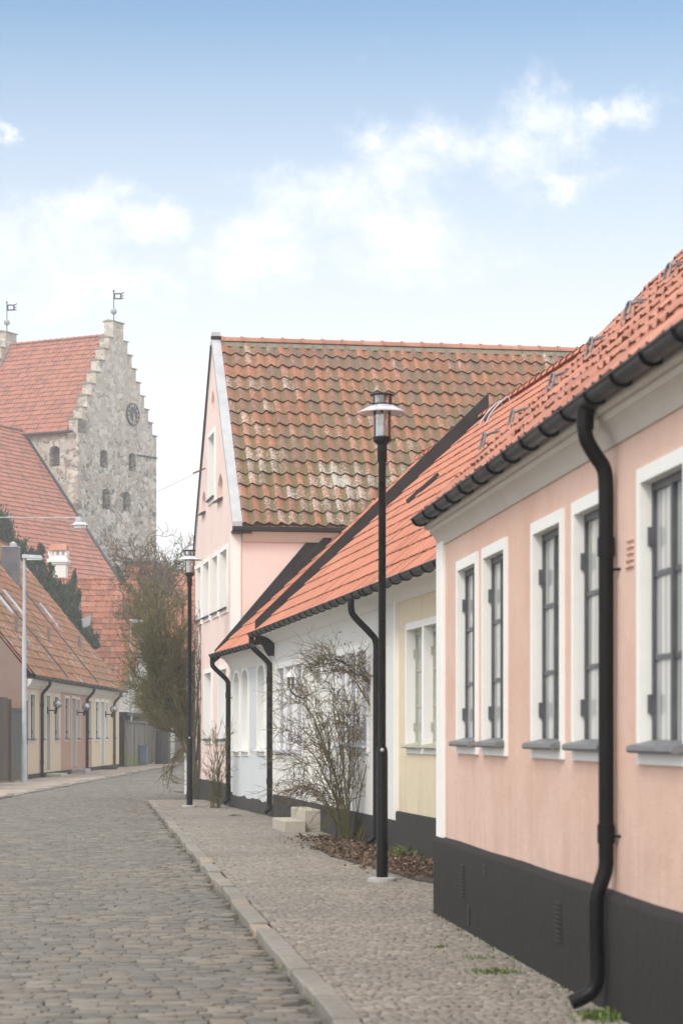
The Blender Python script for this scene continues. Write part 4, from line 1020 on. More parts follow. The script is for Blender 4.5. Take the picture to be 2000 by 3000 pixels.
mb.box(c0.x-w_-.12, c0.x+w_+.12, cY-.52, cY+.52, EYE+(HY-1650)*sc_, EYE+(HY-1640)*sc_); mb.box(c0.x-w_-.03, c0.x+w_+.03, cY-.42, cY+.42, EYE+(HY-1640)*sc_, EYE+(HY-1629)*sc_)
zt_ = EYE+(HY-1629)*sc_
for dx in (-w_, -w_*.33, w_*.33, w_):
    for dy in (-.36, .36): mb.box(c0.x+dx-.07, c0.x+dx+.07, cY+dy-.07, cY+dy+.07, zt_, zt_+.28)
ch = obj('chimney', mb, stucco('white_chimney', (.74, .72, .68), (.6, .58, .5), .4), rf, bevel=.015)
mb = MB(); zt_ += .26; vs = [(c0.x-w_-.05, cY-.5, zt_), (c0.x+w_+.05, cY-.5, zt_), (c0.x+w_-.02, cY, zt_+.34), (c0.x-w_+.02, cY, zt_+.34), (c0.x-w_-.05, cY+.5, zt_), (c0.x+w_+.05, cY+.5, zt_)]
mb.add(vs+[(v0[0], v0[1], v0[2]-.04) for v0 in vs], [(0, 1, 2, 3), (3, 2, 5, 4), (6, 9, 8, 7), (9, 10, 11, 8), (0, 6, 7, 1), (4, 5, 11, 10), (1, 7, 8, 2), (2, 8, 11, 5), (0, 3, 9, 6), (3, 4, 10, 9)]); obj('chimney_roof', mb, M['tile_red'], ch)
# raised roof window on that house
s, t = roof_hit(WF, 248, 1835, FZE, FT, .3); c = lambda a_, b_, up: roof_pt(WF, s+a_, t+b_, FZE, FT, .3, up)
mb = MB(); mb.hexa([c(-.3, -.3, .1), c(.3, -.3, .34), c(.3, .05, .42), c(-.3, .05, .18), c(-.3, -.3, .16), c(.3, -.3, .40), c(.3, .05, .48), c(-.3, .05, .24)]); obj('roof_hatch', mb, M['galv'], rf)

WF2 = Wall((-12, 112), (1, 0), 1)
s0, s1 = 12+at(395, 0, 112).x, 12+at(640, 0, 112).x
HF2 = thing('brown_wall_house', 'house with dull pink-brown wall closing the street behind the large bush', 'house', WF2.pt((s0+s1)/2, 0, 0))
Z2r = EYE+(HY-1673)/F*116.5; Z2e = Z2r-1.15*4.8
hf = []
a_, b_ = 12+at(499, 0, 112).x, 12+at(513, 0, 112).x; hf.append(win_loop(a_, b_, .05, 2.1))
mb = MB(); WF2.box(mb, a_, b_, .05, 2.1, -.12, -.06); obj('door', mb, M['frame_white'], HF2)
a_, b_ = 12+at(456, 0, 112).x, 12+at(484, 0, 112).x; hf.append(win_loop(a_, b_, .05, 2.5))
mb = MB(); k_ = a_
while k_ < b_-.05: WF2.box(mb, k_+.005, min(k_+.15, b_), .05, 2.5, -.15, -.08, random.random()); k_ += .16
obj('gate', mb, M['door_dark'], HF2)
row_house('', '', WF2, s0, s1, 9., Z2e, 1.15, 'dull_wall', 'tile_red', oh=.3, tw=.245, tg=.37, A=.045, k=5, root=HF2, zwall=Z2e, ridge='tile_red', holes=hf)
rf2 = [c for c in HF2.children if c.name.startswith('roof')][0]
c0 = at(410, 1690, 114)
mb = MB(); mb.box(c0.x-.8, c0.x+.8, 114.2, 118, Z2r-2.2, Z2r+.25); mb.box(c0.x-.9, c0.x+.9, 114.0, 118.1, Z2r+.25, Z2r+.34); dm = obj('dormer', mb, M['gutter'], rf2)
mb = MB(); mb.box(c0.x-.7, c0.x+.7, 114.15, 114.2, Z2r-1.8, Z2r+.15); obj('dormer_front', mb, M['tile_red'], dm)

# ================================================================== CHURCH
GA = R(27); C0 = Vector(((228-1000)/F*142, 142))
TG = Wall(C0, (math.sin(GA), math.cos(GA)), 1); TS = Wall(C0, (-math.cos(GA), math.sin(GA)), -1)
GW = TG.s_at(458); mid = GW/2
CH = thing('church', 'stone church with stepped-gable tower and steep red tiled roofs rising above the street', 'church', TG.pt(mid, 0, -5))
Cm = TG.pt(mid, 0, 0); WR = Wall(Cm.xy, TS.d, -1); TLn = WR.s_at(22)+.4
ZT = EYE+(HY-943)/F*146; Z8 = 21.9; ZE = 20.85; ZR = EYE+(HY-980)/F*146.2
def steps_outline(n=8, top=.62):
    dz = (ZT-Z8)/n; L_ = []; R_ = []
    for k_ in range(n+1):
        hw_ = top+(mid-top)*k_/n; z = ZT-dz*k_ - (dz*.35 if k_ > 0 else 0)
        L_.append((mid-hw_, z)); R_.append((mid+hw_, z))
    out = [(0, 3), (GW, 3)]
    pts = []
    for k_ in range(n, -1, -1):
        if k_ < n: pts.append((R_[k_][0], R_[k_+1][1]))
        pts.append((R_[k_][0], R_[k_][1]))
    for k_ in range(0, n+1):
        pts.append((L_[k_][0], L_[k_][1]))
        if k_ < n: pts.append((L_[k_][0], L_[k_+1][1]))
    return out+pts, L_, R_
outl, Ls, Rs = steps_outline()
holes = []; wn = []
for (x0, x1, y0, y1) in ((293.5, 316, 1318, 1370), (377, 399, 1327, 1380), (300, 323, 1432, 1492), (361, 382, 1440, 1498)):
    a_, b_ = sorted((TG.s_at(x0), TG.s_at(x1))); xm = (x0+x1)/2; wn.append((TG, a_, b_, TG.z_at(xm, y1), TG.z_at(xm, y0)))
holesS = []
a_, b_ = sorted((TS.s_at(145), TS.s_at(175))); wn.append((TS, a_, b_, TS.z_at(160, 1366), TS.z_at(160, 1306)))
tw_ = MB(); hG = []; hS = []
for (W_, a_, b_, c_, d_) in wn:
    lp_ = win_loop(a_, b_, c_, d_, .3); (hG if W_ is TG else hS).append(lp_)
    m_ = len(lp_); mb = MB()
    tw_.add([W_.pt(s_, z, 0) for s_, z in lp_]+[W_.pt(s_, z, -.55) for s_, z in lp_], [(i, (i+1) % m_, m_+(i+1) % m_, m_+i) for i in range(m_)])
    z = c_
    while z < d_: W_.sweep(mb, [(-.42, z), (-.40, z+.03), (-.50, z+.14), (-.52, z+.11)], a_, b_); z += .16
    W_.box(mb, a_-.05, b_+.05, c_-.05, d_, -.62, -.56); obj('louvre', mb, plain('louvre_wood', (.13, .115, .10), .8), CH)
TG.sheet(tw_, outl, hG); GT = .7
TG.sheet(tw_, [(x, z) for x, z in outl if z > 20] if False else outl, [], -GT)
for i in range(2, len(outl)-1):
    (a_, z0), (b_, z1) = outl[i], outl[i+1]; tw_.quad(TG.pt(a_, z0, 0), TG.pt(b_, z1, 0), TG.pt(b_, z1, -GT), TG.pt(a_, z0, -GT))
TS.sheet(tw_, [(0, 3), (TLn, 3), (TLn, ZE), (0, ZE)], hS)
tw_.quad(TG.pt(GW, 3, 0), TG.pt(GW, 3, -TLn), TG.pt(GW, ZE, -TLn), TG.pt(GW, ZE, 0))
for off in (-TLn+GT, -TLn):
    TG.sheet(tw_, outl, [], off)
for i in range(2, len(outl)-1):
    (a_, z0), (b_, z1) = outl[i], outl[i+1]; tw_.quad(TG.pt(a_, z0, -TLn+GT), TG.pt(b_, z1, -TLn+GT), TG.pt(b_, z1, -TLn), TG.pt(a_, z0, -TLn))
TS.box(tw_, 0, GT, ZE-.1, Ls[-1][1]-.01, -1.0, .001)
tower = obj('tower', tw_, M['rubble'], CH, sharp=20)
cp = M['brown_wall']
capm = stucco('mossy_coping', (.25, .235, .20), (.3, .29, .2), .8)
for off in (0, -TLn+GT):
    for k_ in range(9):
        for sgn, arr in ((-1, Ls), (1, Rs)):
            if k_ == 0 and sgn > 0: continue
            e = arr[k_]
            if k_ == 0: a_, b_ = Ls[0][0]-.06, Rs[0][0]+.06
            else:
                inner = arr[k_-1][0]; a_, b_ = (e[0]-.06, inner-.01) if sgn < 0 else (inner+.01, e[0]+.06)
            mb = MB(); z = e[1]; TG.hx = None
            TG.sweep(mb, [(off+.10, z+.002), (off+.10, z+.05), (off-GT/2, z+.15), (off-GT-.10, z+.06), (off-GT-.10, z+.002)], a_, b_); obj('coping', mb, capm, tower)
# tower roof
rb = MB(); tp_ = (ZR-ZE)/(mid+.25); L_ = math.hypot(1, tp_)
n3 = Vector((TS.n.x, TS.n.y, 0)); u3 = Vector((TS.d.x, TS.d.y, 0))
tiles(rb, TS.pt(GT, ZE, .25), u3, (-n3+Vector((0, 0, tp_)))/L_, TLn-2*GT, (mid+.25)*L_, .25, .40, .06, .05, 5, .012, fill=.03)
TS.sweep(rb, [(.24, ZE-.02), (-mid, ZR-.02), (-GW-.25, ZE-.02), (-GW-.25, ZE-.2), (-mid, ZR-.3), (.24, ZE-.2)], GT-.02, TLn-GT+.02)
ridge_tiles(rb, TS.pt(GT, ZR, -mid), TS.pt(TLn-GT, ZR, -mid), .16, .45)
troof = obj('tower_roof', rb, M['tile_church'], CH, sharp=50)
mb = MB(); mb.tube([TS.pt(.2, ZE-.05, .35), TS.pt(TLn, ZE-.05, .35)], .09, 8); obj('gutter', mb, M['gutter'], troof)
# nave: roof plane runs from the tower's side wall towards the camera
tR = TS.s_at(66); zR_ = TS.z_at(66, 1262); z0_ = TS.z_at(228, 1512); kk = (zR_-z0_)/tR; tE = -5.2; zE_ = z0_+kk*tE
NWl = Wall(TS.pt(tE, 0, 0).xy, -TG.d, 1 if False else -1)
if NWl.n.dot(-TS.d) < 0: NWl = Wall(TS.pt(tE, 0, 0).xy, -TG.d, 1)
NL = 44.; Lk = math.hypot(1, kk); n3 = Vector((NWl.n.x, NWl.n.y, 0)); u3 = Vector((NWl.d.x, NWl.d.y, 0)); half = tR-tE
rb = MB(); tiles(rb, NWl.pt(.02, zE_, .0), u3, (-n3+Vector((0, 0, kk)))/Lk, NL, half*Lk, .25, .36, .05, .045, 4, .010, fill=.03)
NWl.sweep(rb, [(-.02, zE_-.02), (-half, zR_-.02), (-2*half, zE_-.02), (-2*half, zE_-.2), (-half, zR_-.3), (-.02, zE_-.2)], .0, NL)
ridge_tiles(rb, NWl.pt(0, zR_, -half), NWl.pt(NL, zR_, -half), .16, .45)
nroof = obj('nave_roof', rb, M['tile_church'], CH, sharp=50)
mb = MB(); s = -.02
mb.hexa([NWl.pt(s, zE_-.25, 0.05), NWl.pt(s+.28, zE_-.25, .05), NWl.pt(s+.28, zR_-.2, -half), NWl.pt(s, zR_-.2, -half), NWl.pt(s, zE_+.16, 0.05), NWl.pt(s+.28, zE_+.16, .05), NWl.pt(s+.28, zR_+.18, -half), NWl.pt(s, zR_+.18, -half)])
obj('verge_flashing', mb, M['gutter'], nroof)
mb = MB(); NWl.box(mb, .1, NL, 0, zE_-.1, -2*half+.3, -.3)
mb.add([NWl.pt(.1, zE_-.1, -.3), NWl.pt(.1, zE_-.1, -2*half+.3), NWl.pt(.1, zR_-.4, -half)], [(0, 1, 2)]); obj('nave_wall', mb, M['white_wall'], CH)
# clock
cs, cz = TG.s_at(386.5), TG.z_at(386.5, 1214); cr = 33/F*(142+TG.d.y*cs)
mb = MB()
def cpt(r, ang, off): return TG.pt(cs+r*math.sin(ang), cz+r*math.cos(ang), off)   # s grows to the right in view
def ring(mb, r0, r1, o0, o1, n=40):
    vs = []; fs = []
    for i in range(n):
        a_ = 2*math.pi*i/n; vs += [cpt(r0, a_, o0), cpt(r1, a_, o0), cpt(r1, a_, o1), cpt(r0, a_, o1)]
    for i in range(n):
        j = (i+1) % n
        for q in range(4): fs.append((i*4+q, i*4+(q+1) % 4, j*4+(q+1) % 4, j*4+q))
    mb.add(vs, fs)
ring(mb, .0, cr*.97, .02, .10); ring(mb, cr*.95, cr, .02, .14)
clk = obj('clock', mb, M['clock'], CH)
nm = ['XII', 'I', 'II', 'III', 'IV', 'V', 'VI', 'VII', 'VIII', 'IX', 'X', 'XI']
for h_ in range(12):
    mb = MB(); a_ = 2*math.pi*h_/12; st = nm[h_]; wd = {'I': .055, 'V': .12, 'X': .12}; tot = sum(wd[c_] for c_ in st); x = -tot/2; r0, r1 = cr*.66, cr*.90
    rad = Vector((math.sin(a_), math.cos(a_))); tn = Vector((math.cos(a_), -math.sin(a_)))
    def pp(tx, rr): q = rad*rr+tn*tx; return TG.pt(cs+q.x, cz+q.y, .115)
    for c_ in st:
        w_ = wd[c_]; m_ = x+w_/2
        segs = {'I': [(m_, r0, m_, r1)], 'V': [(x+.015, r1, m_, r0), (x+w_-.015, r1, m_, r0)], 'X': [(x+.015, r0, x+w_-.015, r1), (x+.015, r1, x+w_-.015, r0)]}[c_]
        for (xa, ra, xb, rb_) in segs: mb.beam(pp(xa, ra), pp(xb, rb_), .028, .03, (TG.n.x, TG.n.y, 0))
        x += w_
    obj('numeral', mb, M['creamtrim'], clk)
for (ln, wdt, ang) in ((cr*.80, .05, math.pi*.985), (cr*.52, .08, math.pi*.90)):
    mb = MB(); mb.beam(cpt(-cr*.12, ang, .14), cpt(ln, ang, .14), wdt, .02, (TG.n.x, TG.n.y, 0)); obj('clock_hand', mb, M['gold'], clk)
# iron tie bar and weather vanes
mb = MB(); mb.beam(TG.pt(TG.s_at(400), TG.z_at(400, 1333), .05), TG.pt(GW, TG.z_at(456, 1342), .05), .06, .1); obj('tie_bar', mb, M['gutter'], tower)
for off in (-GT/2, -TLn+GT/2):
    b_ = TG.pt(mid, ZT+.15, off); mb = MB(); mb.tube([b_, b_+Vector((0, 0, 1.95))], .03, 8); mb.sphere(b_+Vector((0, 0, 1.98)), .07, 8, 6)
    vn = obj('weather_vane', mb, M['gutter'], tower)
    mb = MB(); mb.sphere(b_+Vector((0, 0, .62)), .21, 14, 10, (1, 1, .95)); obj('ball', mb, M['copper'], vn)
    mb = MB(); z = 1.42; X = lambda x, zz: b_+Vector((x, 0, zz))
    mb.box(b_.x, b_.x+.10, b_.y-.012, b_.y+.012, b_.z+z, b_.z+z+.42); mb.box(b_.x+.42, b_.x+.52, b_.y-.012, b_.y+.012, b_.z+z, b_.z+z+.42)
    mb.box(b_.x+.10, b_.x+.42, b_.y-.012, b_.y+.012, b_.z+z, b_.z+z+.09); mb.box(b_.x+.10, b_.x+.42, b_.y-.012, b_.y+.012, b_.z+z+.33, b_.z+z+.42)
    for (z0, z1) in ((.0, .1), (.17, .26), (.32, .52)):
        mb.hexa([X(.52, z+z0)+Vector((0, -.012, 0)), X(.68, z+(z0+z1)/2+.03)+Vector((0, -.012, 0)), X(.68, z+(z0+z1)/2+.03)+Vector((0, .012, 0)), X(.52, z+z0)+Vector((0, .012, 0)), X(.52, z+min(z1, .42))+Vector((0, -.012, 0)), X(.69, z+z1)+Vector((0, -.012, 0)), X(.69, z+z1)+Vector((0, .012, 0)), X(.52, z+min(z1, .42))+Vector((0, .012, 0))])
    obj('vane_flag', mb, M['gutter'], vn)

# ================================================================== STREET LAMPS
def black_lamp(px, py, lb, sc=1.0):
    g = gnd(px, py); T = thing('street_lamp', lb, 'street lamp', g, 'black street lamps on the right pavement')
    S = lambda pr: [(r*sc, z*sc) for r, z in pr]
    mb = MB(); mb.lathe(g, S([(.001, 1.29), (.037, 1.29), (.037, 4.10), (.048, 4.13), (.048, 4.28), (.085, 4.31), (.090, 4.33), (.090, 4.355), (.001, 4.355)]), 24)
    mb.lathe(g, S([(.075, .0), (.075, .03), (.056, .05), (.056, 1.27), (.046, 1.32), (.001, 1.32)]), 24)
    p = obj('pole', mb, M['black'], T)
    mb = MB(); q = g+Vector((.0, -.05*sc, 1.29*sc)); mb.sphere(q, .02*sc, 10, 8); obj('bolt', mb, M['zinc'], p)
    mb = MB(); mb.lathe(g, [(.001, -.05), (.15*sc, -.05), (.14*sc, .035), (.12*sc, .045), (.001, .045)], 20); obj('foot', mb, M['concrete'], T)
    mb = MB(); mb.lathe(g, S([(.088, 4.355), (.088, 4.61), (.084, 4.61), (.084, 4.355)]), 28); mb.lathe(g, S([(.10, 4.68), (.10, 4.76), (.096, 4.76), (.096, 4.68)]), 28); obj('glass', mb, M['glass'], T)
    mb = MB(); mb.lathe(g, S([(.235, 4.590), (.236, 4.598), (.18, 4.628), (.10, 4.668), (.06, 4.672), (.06, 4.664), (.10, 4.655), (.18, 4.615), (.225, 4.592), (.235, 4.590)]), 40); obj('lamp_shade', mb, M['shade'], T)
    mb = MB(); mb.lathe(g, S([(.001, 4.685), (.078, 4.685), (.082, 4.672), (.055, 4.645), (.001, 4.640)]), 28); mb.lathe(g, S([(.001, 4.758), (.118, 4.758), (.122, 4.766), (.11, 4.778), (.001, 4.782)]), 28)
    mb.lathe(g, S([(.012, 4.35), (.012, 4.76)]), 10); mb.lathe(g, S([(.03, 4.68), (.03, 4.76)]), 10); obj('hub', mb, M['black'], T)
    mb = MB(); mb.lathe(g, S([(.001, 4.37), (.05, 4.37), (.055, 4.40), (.055, 4.47), (.03, 4.49), (.03, 4.53), (.06, 4.58), (.001, 4.60)]), 20); obj('bulb', mb, M['bulb'], T)
black_lamp(1119, 2584, 'tall black street lamp in front of the white and yellow houses, nearest to the camera')
black_lamp(555.5, 2366, 'black street lamp farther off, in front of the tall pink gable', 1.06)
def grey_lamp(g, top, lb):
    T = thing('lamp_post', lb, 'lamp post', g, 'grey lamp posts on the left pavement')
    mb = MB(); mb.lathe(g, [(.095, 0), (.095, 1.1), (.072, 1.16), (.066, 4.35), (.052, 4.40), (.046, top-.25), (.04, top-.22), (.04, top-.05)], 16); obj('pole', mb, M['lampgrey'], T)
    z = top-.06; x = g.x; y = g.y
    mb = MB(); mb.hexa([(x-.06, y-.11, z), (x+.58, y-.10, z-.03), (x+.58, y+.10, z-.03), (x-.06, y+.11, z), (x-.05, y-.08, z+.12), (x+.50, y-.08, z+.09), (x+.50, y+.08, z+.09), (x-.05, y+.08, z+.12)]); obj('lamp_head', mb, M['lampgrey'], T, bevel=.02)
    mb = MB(); mb.box(x+.08, x+.52, y-.08, y+.08, z-.045, z-.012); obj('diffuser', mb, M['bulb'], T)
gp = gnd(69, 2293); gp.x = (71-1000)/F*gp.y
grey_lamp(gp, 6.72, 'light grey lamp post with flat head beside the slatted gate, nearer of the two')
gp = Vector(((383-1000)/F*99, 99, 0)); grey_lamp(gp, 6.5, 'light grey lamp post rising through the bush by the mossy fence, farther of the two')

# span wire with the hanging lamp
hook = WG.pt(WG.s_at(604), WG.z_at(604, 1372), .02); lampP = at(234, 1516, 47.)
left = at(-300, 1497, 52)
SW = thing('span_wire', 'thin overhead wire from the pink gable across the street to the hanging lamp', 'wire', hook)
mb = MB(); mb.tube([hook, hook+(lampP-hook)*.10], .016, 6); obj('turnbuckle', mb, M['dot'], SW)
mb = MB(); pts = [hook+(lampP-hook)*t+Vector((0, 0, -.10*math.sin(math.pi*t))) for t in [i/12 for i in range(13)]]; mb.tube(pts, .0045, 5); obj('wire', mb, M['wire'], SW)
mb = MB(); pts = [lampP+(left-lampP)*t+Vector((0, 0, -.06*math.sin(math.pi*t))) for t in [i/40 for i in range(41)]]; mb.tube(pts, .012, 6)
mb.tube([p+Vector((0, .018*math.sin(i*1.3), .018*math.cos(i*1.3))) for i, p in enumerate(pts)], .008, 5); obj('cable', mb, M['wirewhite'], SW)
HL = thing('hanging_lamp', 'white round street lamp hanging from the overhead wire in front of the church roof', 'hanging lamp', lampP)
mb = MB(); mb.lathe(lampP, [(.001, -.005), (.09, -.01), (.10, -.03), (.10, -.10), (.001, -.10)], 24); mb.tube([lampP+Vector((0, 0, -.01)), lampP+Vector((0, 0, .03))], .02, 8); obj('housing', mb, M['lampgrey'], HL)
mb = MB(); mb.lathe(lampP, [(.10, -.10), (.15, -.135), (.195, -.16), (.195, -.168), (.14, -.155), (.09, -.13)], 32); obj('lamp_shade', mb, M['shade'], HL)
mb = MB(); mb.lathe(lampP, [(.001, -.25), (.11, -.245), (.13, -.235), (.13, -.15), (.001, -.15)], 24); obj('diffuser', mb, M['bulb'], HL)

# ================================================================== STEPS AT THE WHITE HOUSE DOOR
su0 = WW.s_at(944); q0 = gnd(944, 2433)
mb = MB(); WW.box(mb, su0+.0, su0+1.5, -.02, .32, -.02, .27); o = obj('stone_step', mb, M['stone_step'], at=WW.pt(su0+.75, 0, .13), bevel=.015); tag(o, 'upper square stone step right below the white house door', 'step')
mb = MB(); WW.box(mb, su0-.25, su0+1.15, -.02, .17, .28, .60); o = obj('stone_step', mb, M['stone_step'], at=WW.pt(su0+.4, 0, .45), bevel=.015); tag(o, 'lower long flat stone step on the cobbles in front of the taller one', 'step')

# ================================================================== PLANTS
def wander(p, d, L, n, wob, rg, grav=0., up=None):
    pts = [Vector(p)]; d = Vector(d).normalized(); st = L/n
    for i in range(n):
        d = (d+Vector((rg.gauss(0, wob), rg.gauss(0, wob), rg.gauss(0, wob)-grav))).normalized()
        pts.append(pts[-1]+d*st)
    return pts
def bush(root, name, mat, rg, stems, twig_per, tl, r0=.012, wob=.12, spread=.8, twmat=None, sub=2, n=9, sides=4, grav=.0, twr=.0035, keep=None, rmin=.003):
    """stems: list of (base, control points...) polylines; twigs shoot from them, then again"""
    st = MB(); tw = MB()
    for pl in stems:
        pts = smooth(pl, 4); pts = [p+Vector((rg.gauss(0, .012), rg.gauss(0, .012), rg.gauss(0, .008))) if 0 < i else p for i, p in enumerate(pts)]
        m = len(pts); rr = r0*rg.uniform(.6, 1.2); st.tube(pts, [max(rmin, rr*(1-.8*i/(m-1))) for i in range(m)], 5, r=rg.random())
        for _ in range(twig_per):
            i = rg.randrange(max(1, m//5), m-1); t = (pts[i+1]-pts[i]).normalized()
            d = (t+Vector((rg.gauss(0, spread), rg.gauss(0, spread), rg.gauss(.1, spread)))).normalized()
            L = tl*rg.uniform(.4, 1.3); tp = wander(pts[i], d, L, 5, wob, rg, grav)
            if keep and not keep(tp[-1]): continue
            tw.tube(tp, [twr*1.3, twr*1.2, twr, twr*.8, twr*.6, twr*.3], 3, False, rg.random())
            for _ in range(sub):
                j = rg.randrange(1, 5); d2 = ((tp[j+1]-tp[j]).normalized()+Vector((rg.gauss(0, .7), rg.gauss(0, .7), rg.gauss(.1, .7)))).normalized()
                t2 = wander(tp[j], d2, L*rg.uniform(.25, .6), 3, wob, rg)
                if keep and not keep(t2[-1]): continue
                tw.tube(t2, [twr*.8, twr*.7, twr*.5, twr*.3], 3, False, rg.random())
    obj('stems', st, mat, root); obj('twigs', tw, twmat or mat, root)

# rose bush on the white house wall
rg = random.Random(21)
RB = thing('rose_bush', 'bare arching rose bush growing up the white house wall beside its steps', 'bush', gnd(1060, 2470))
stems = []
for i in range(38):
    Yb = rg.uniform(28.9, 29.9); bx = wall_x(Yb)-rg.uniform(.05, .28); b_ = Vector((bx, Yb, .0))
    tx = rg.triangular(815, 1140, 900); ty = rg.uniform(1880, 2150) if tx > 950 else rg.uniform(2000, 2330)
    Yt = Yb+rg.uniform(-.6, .8); tp = at(tx, ty, Yt); tp.x = min(tp.x, wall_x(Yt)-.04) if tp.x > wall_x(Yt)-.04 and False else tp.x
    tp = at(tx, ty, Yt-.3)
    m1 = b_.lerp(tp, .4)+Vector((.03, 0, .10)); m2 = b_.lerp(tp, .75)+Vector((.04, 0, .14))
    stems.append([b_, m1, m2, tp, tp+Vector((-rg.uniform(.1, .3), 0, rg.uniform(-.2, .1)))])
# the arching knot near the top
for i in range(13):
    Yb = rg.uniform(28.8, 29.6); b_ = Vector((wall_x(Yb)-.1, Yb, 0)); a1 = at(1135+rg.uniform(-20, 10), 2200, 28.8); a2 = at(1075+rg.uniform(-30, 40), 2000+rg.uniform(-20, 30), 28.7); a3 = at(980+rg.uniform(-30, 30), 1945+rg.uniform(-30, 25), 28.7); a4 = at(905+rg.uniform(-15, 30), 1935+rg.uniform(-15, 40), 28.7)
    stems.append([b_, a1, a2, a3, a4])
bush(RB, 'rose', M['twig_green'], rg, stems, 26, .36, .0085, .16, .8, M['twig'], 2, twr=.0032)
lv = MB()
def leaves(mb, pts_fn, n, size, rg, flat=.0):
    for _ in range(n):
        c = pts_fn(); a_ = Vector((rg.gauss(0, 1), rg.gauss(0, 1), rg.gauss(0, 1)*(1-flat))).normalized(); b_ = a_.cross(Vector((rg.gauss(0, 1), rg.gauss(0, 1), rg.gauss(0, 1)))).normalized()
        s_ = size*rg.uniform(.5, 1.3); mb.add([c-a_*s_, c+b_*s_*.45, c+a_*s_, c-b_*s_*.45], [(0, 1, 2, 3)], rg.random())
leaves(lv, lambda: at(rg.triangular(860, 1140, 1030), rg.uniform(1850, 2300), 28.8), 150, .02, rg); obj('withered_leaves', lv, M['leaf'], RB)

# young shrub by the black pipe
rg = random.Random(5)
SB = thing('young_shrub', 'small bare shrub at the foot of the grey-white house downpipe', 'bush', gnd(642, 2368))
stems = []
for i in range(22):
    b_ = Vector((-2.45+rg.uniform(-.1, .1), 43.1+rg.uniform(-.1, .15), 0)); t_ = at(rg.uniform(590, 685), rg.uniform(2110, 2260), 43+rg.uniform(-.3, .3))
    stems.append([b_, b_.lerp(t_, .5)+Vector(((b_.x-t_.x)*.15, 0, .1)), t_])
bush(SB, 'shrub', M['twig_green'], rg, stems, 12, .28, .009, .12, .5, M['twig_green'], 1, twr=.0035)

# the large dense bush hanging over the street corner
rg = random.Random(31)
BB = thing('large_bush', 'large dense leafless bush leaning out over the street from the foot of the pink gable', 'bush', (-3.55, 50.6, 0))
stems = []
Bc = at(440, 1900, 51)
for i in range(84):
    b_ = Vector((-3.32+rg.uniform(-.15, .12), 50.2+rg.uniform(-.4, .4), 0))
    ang = rg.uniform(0, 6.28); rr = math.sqrt(rg.random()); dx = rr*math.cos(ang); dy = rr*math.sin(ang)
    tx = 458+128*dx; ty = 1880-200*dy-10*dx; Yt = 51+rg.uniform(-.9, .9)
    t_ = at(tx, ty, Yt)
    k1 = at(563+rg.uniform(-14, 12), 2190+rg.uniform(-40, 40), 50.8); k2 = at(500+rg.uniform(-60, 45)+.2*(tx-455), 2040+rg.uniform(-50, 50), 51)
    stems.append([b_, k1, k2.lerp(t_, .15), k2.lerp(t_, .6)+Vector((rg.uniform(-.1, .1), 0, rg.uniform(0, .15))), t_])
# the low arching limb and hanging twigs
for i in range(8):
    b_ = Vector((-3.3, 50.2+rg.uniform(-.2, .2), 0)); stems.append([b_, at(545, 2190, 50.6), at(520, 2150, 50.5), at(480, 2138, 50.4), at(445, 2105+rg.uniform(-15, 15), 50.4), at(415+rg.uniform(-20, 20), 2060+rg.uniform(-40, 30), 50.5)])
for i in range(7):
    b_ = at(552+rg.uniform(-8, 8), 2200, 50.4); stems.append([b_, at(525+rg.uniform(-20, 15), 2215+rg.uniform(-15, 25), 50.2), at(495+rg.uniform(-25, 20), 2260+rg.uniform(-20, 30), 50.1), at(505+rg.uniform(-30, 20), 2300+rg.uniform(-20, 15), 50.1)])
def keepf(p):
    px, py = 1000+p.x/p.y*F, HY-(p.z-EYE)/p.y*F
    return not (py > 2125 and px < 560 and rg.random() < .86)
bush(BB, 'bush', M['twig_green'], rg, stems, 42, .50, .02, .16, .62, M['twig_green'], 3, twr=.0052, grav=-.02, rmin=.006, keep=keepf)
# upright leafless stems right against the gable
stems = []
for i in range(15):
    b_ = Vector((-3.35+rg.uniform(-.12, .15), 50.0+rg.uniform(-.6, .6), 0)); x_ = 575+rg.uniform(-10, 28)
    stems.append([b_, at(x_, 2100, 49.5), at(x_+rg.uniform(-8, 14), 1950, 49.5), at(x_+rg.uniform(-15, 25), 1800+rg.uniform(-60, 80), 49.5)])
CL = thing('wall_climber', 'upright bare climber stems against the pink gable behind the farther black lamp', 'climber', (-3.3, 49.9, 0))
bush(CL, 'climber', M['bark'], rg, stems, 14, .30, .016, .16, .6, M['twig'], 2, twr=.0045, rmin=.005)

# twisted bare tree behind
rg = random.Random(77)
TT = thing('twisted_tree', 'bare tree with corkscrew branches standing in front of the church tower', 'tree', (-8.4, 106, 0))
tk = MB(); br = MB(); tws = MB(); TY = 106.
base = Vector((at(474, 0, TY).x, TY, 0))
trunk = [base, at(474, 2120, TY), at(468, 2010, TY), at(455, 1900, TY), at(440, 1820, TY)]
tk.tube(smooth(trunk, 5), [.34-.20*i/20 for i in range(21)], 10); obj('trunk', tk, M['bark_dark'], TT)
def curly(p, d, L, r, lvl):
    n = max(5, int(L/.16)); pts = [Vector(p)]; d = Vector(d).normalized(); ph = rg.uniform(0, 6.28); ax = Vector((rg.gauss(0, 1), rg.gauss(0, 1), rg.gauss(0, 1))).normalized()
    for i in range(n):
        curl = Vector((math.sin(ph+i*.75), math.cos(ph*1.3+i*.6), math.cos(ph+i*.8)))*.42
        d = (d+curl*.8+Vector((0, 0, .04))).normalized() if lvl > 0 else (d+curl*.35).normalized()
        dd = (d*.7+Vector(p and (0, 0, 0)))  # keep heading
        pts.append(pts[-1]+d*(L/n))
        d = (d*.45+head*.55).normalized() if False else d
    return pts
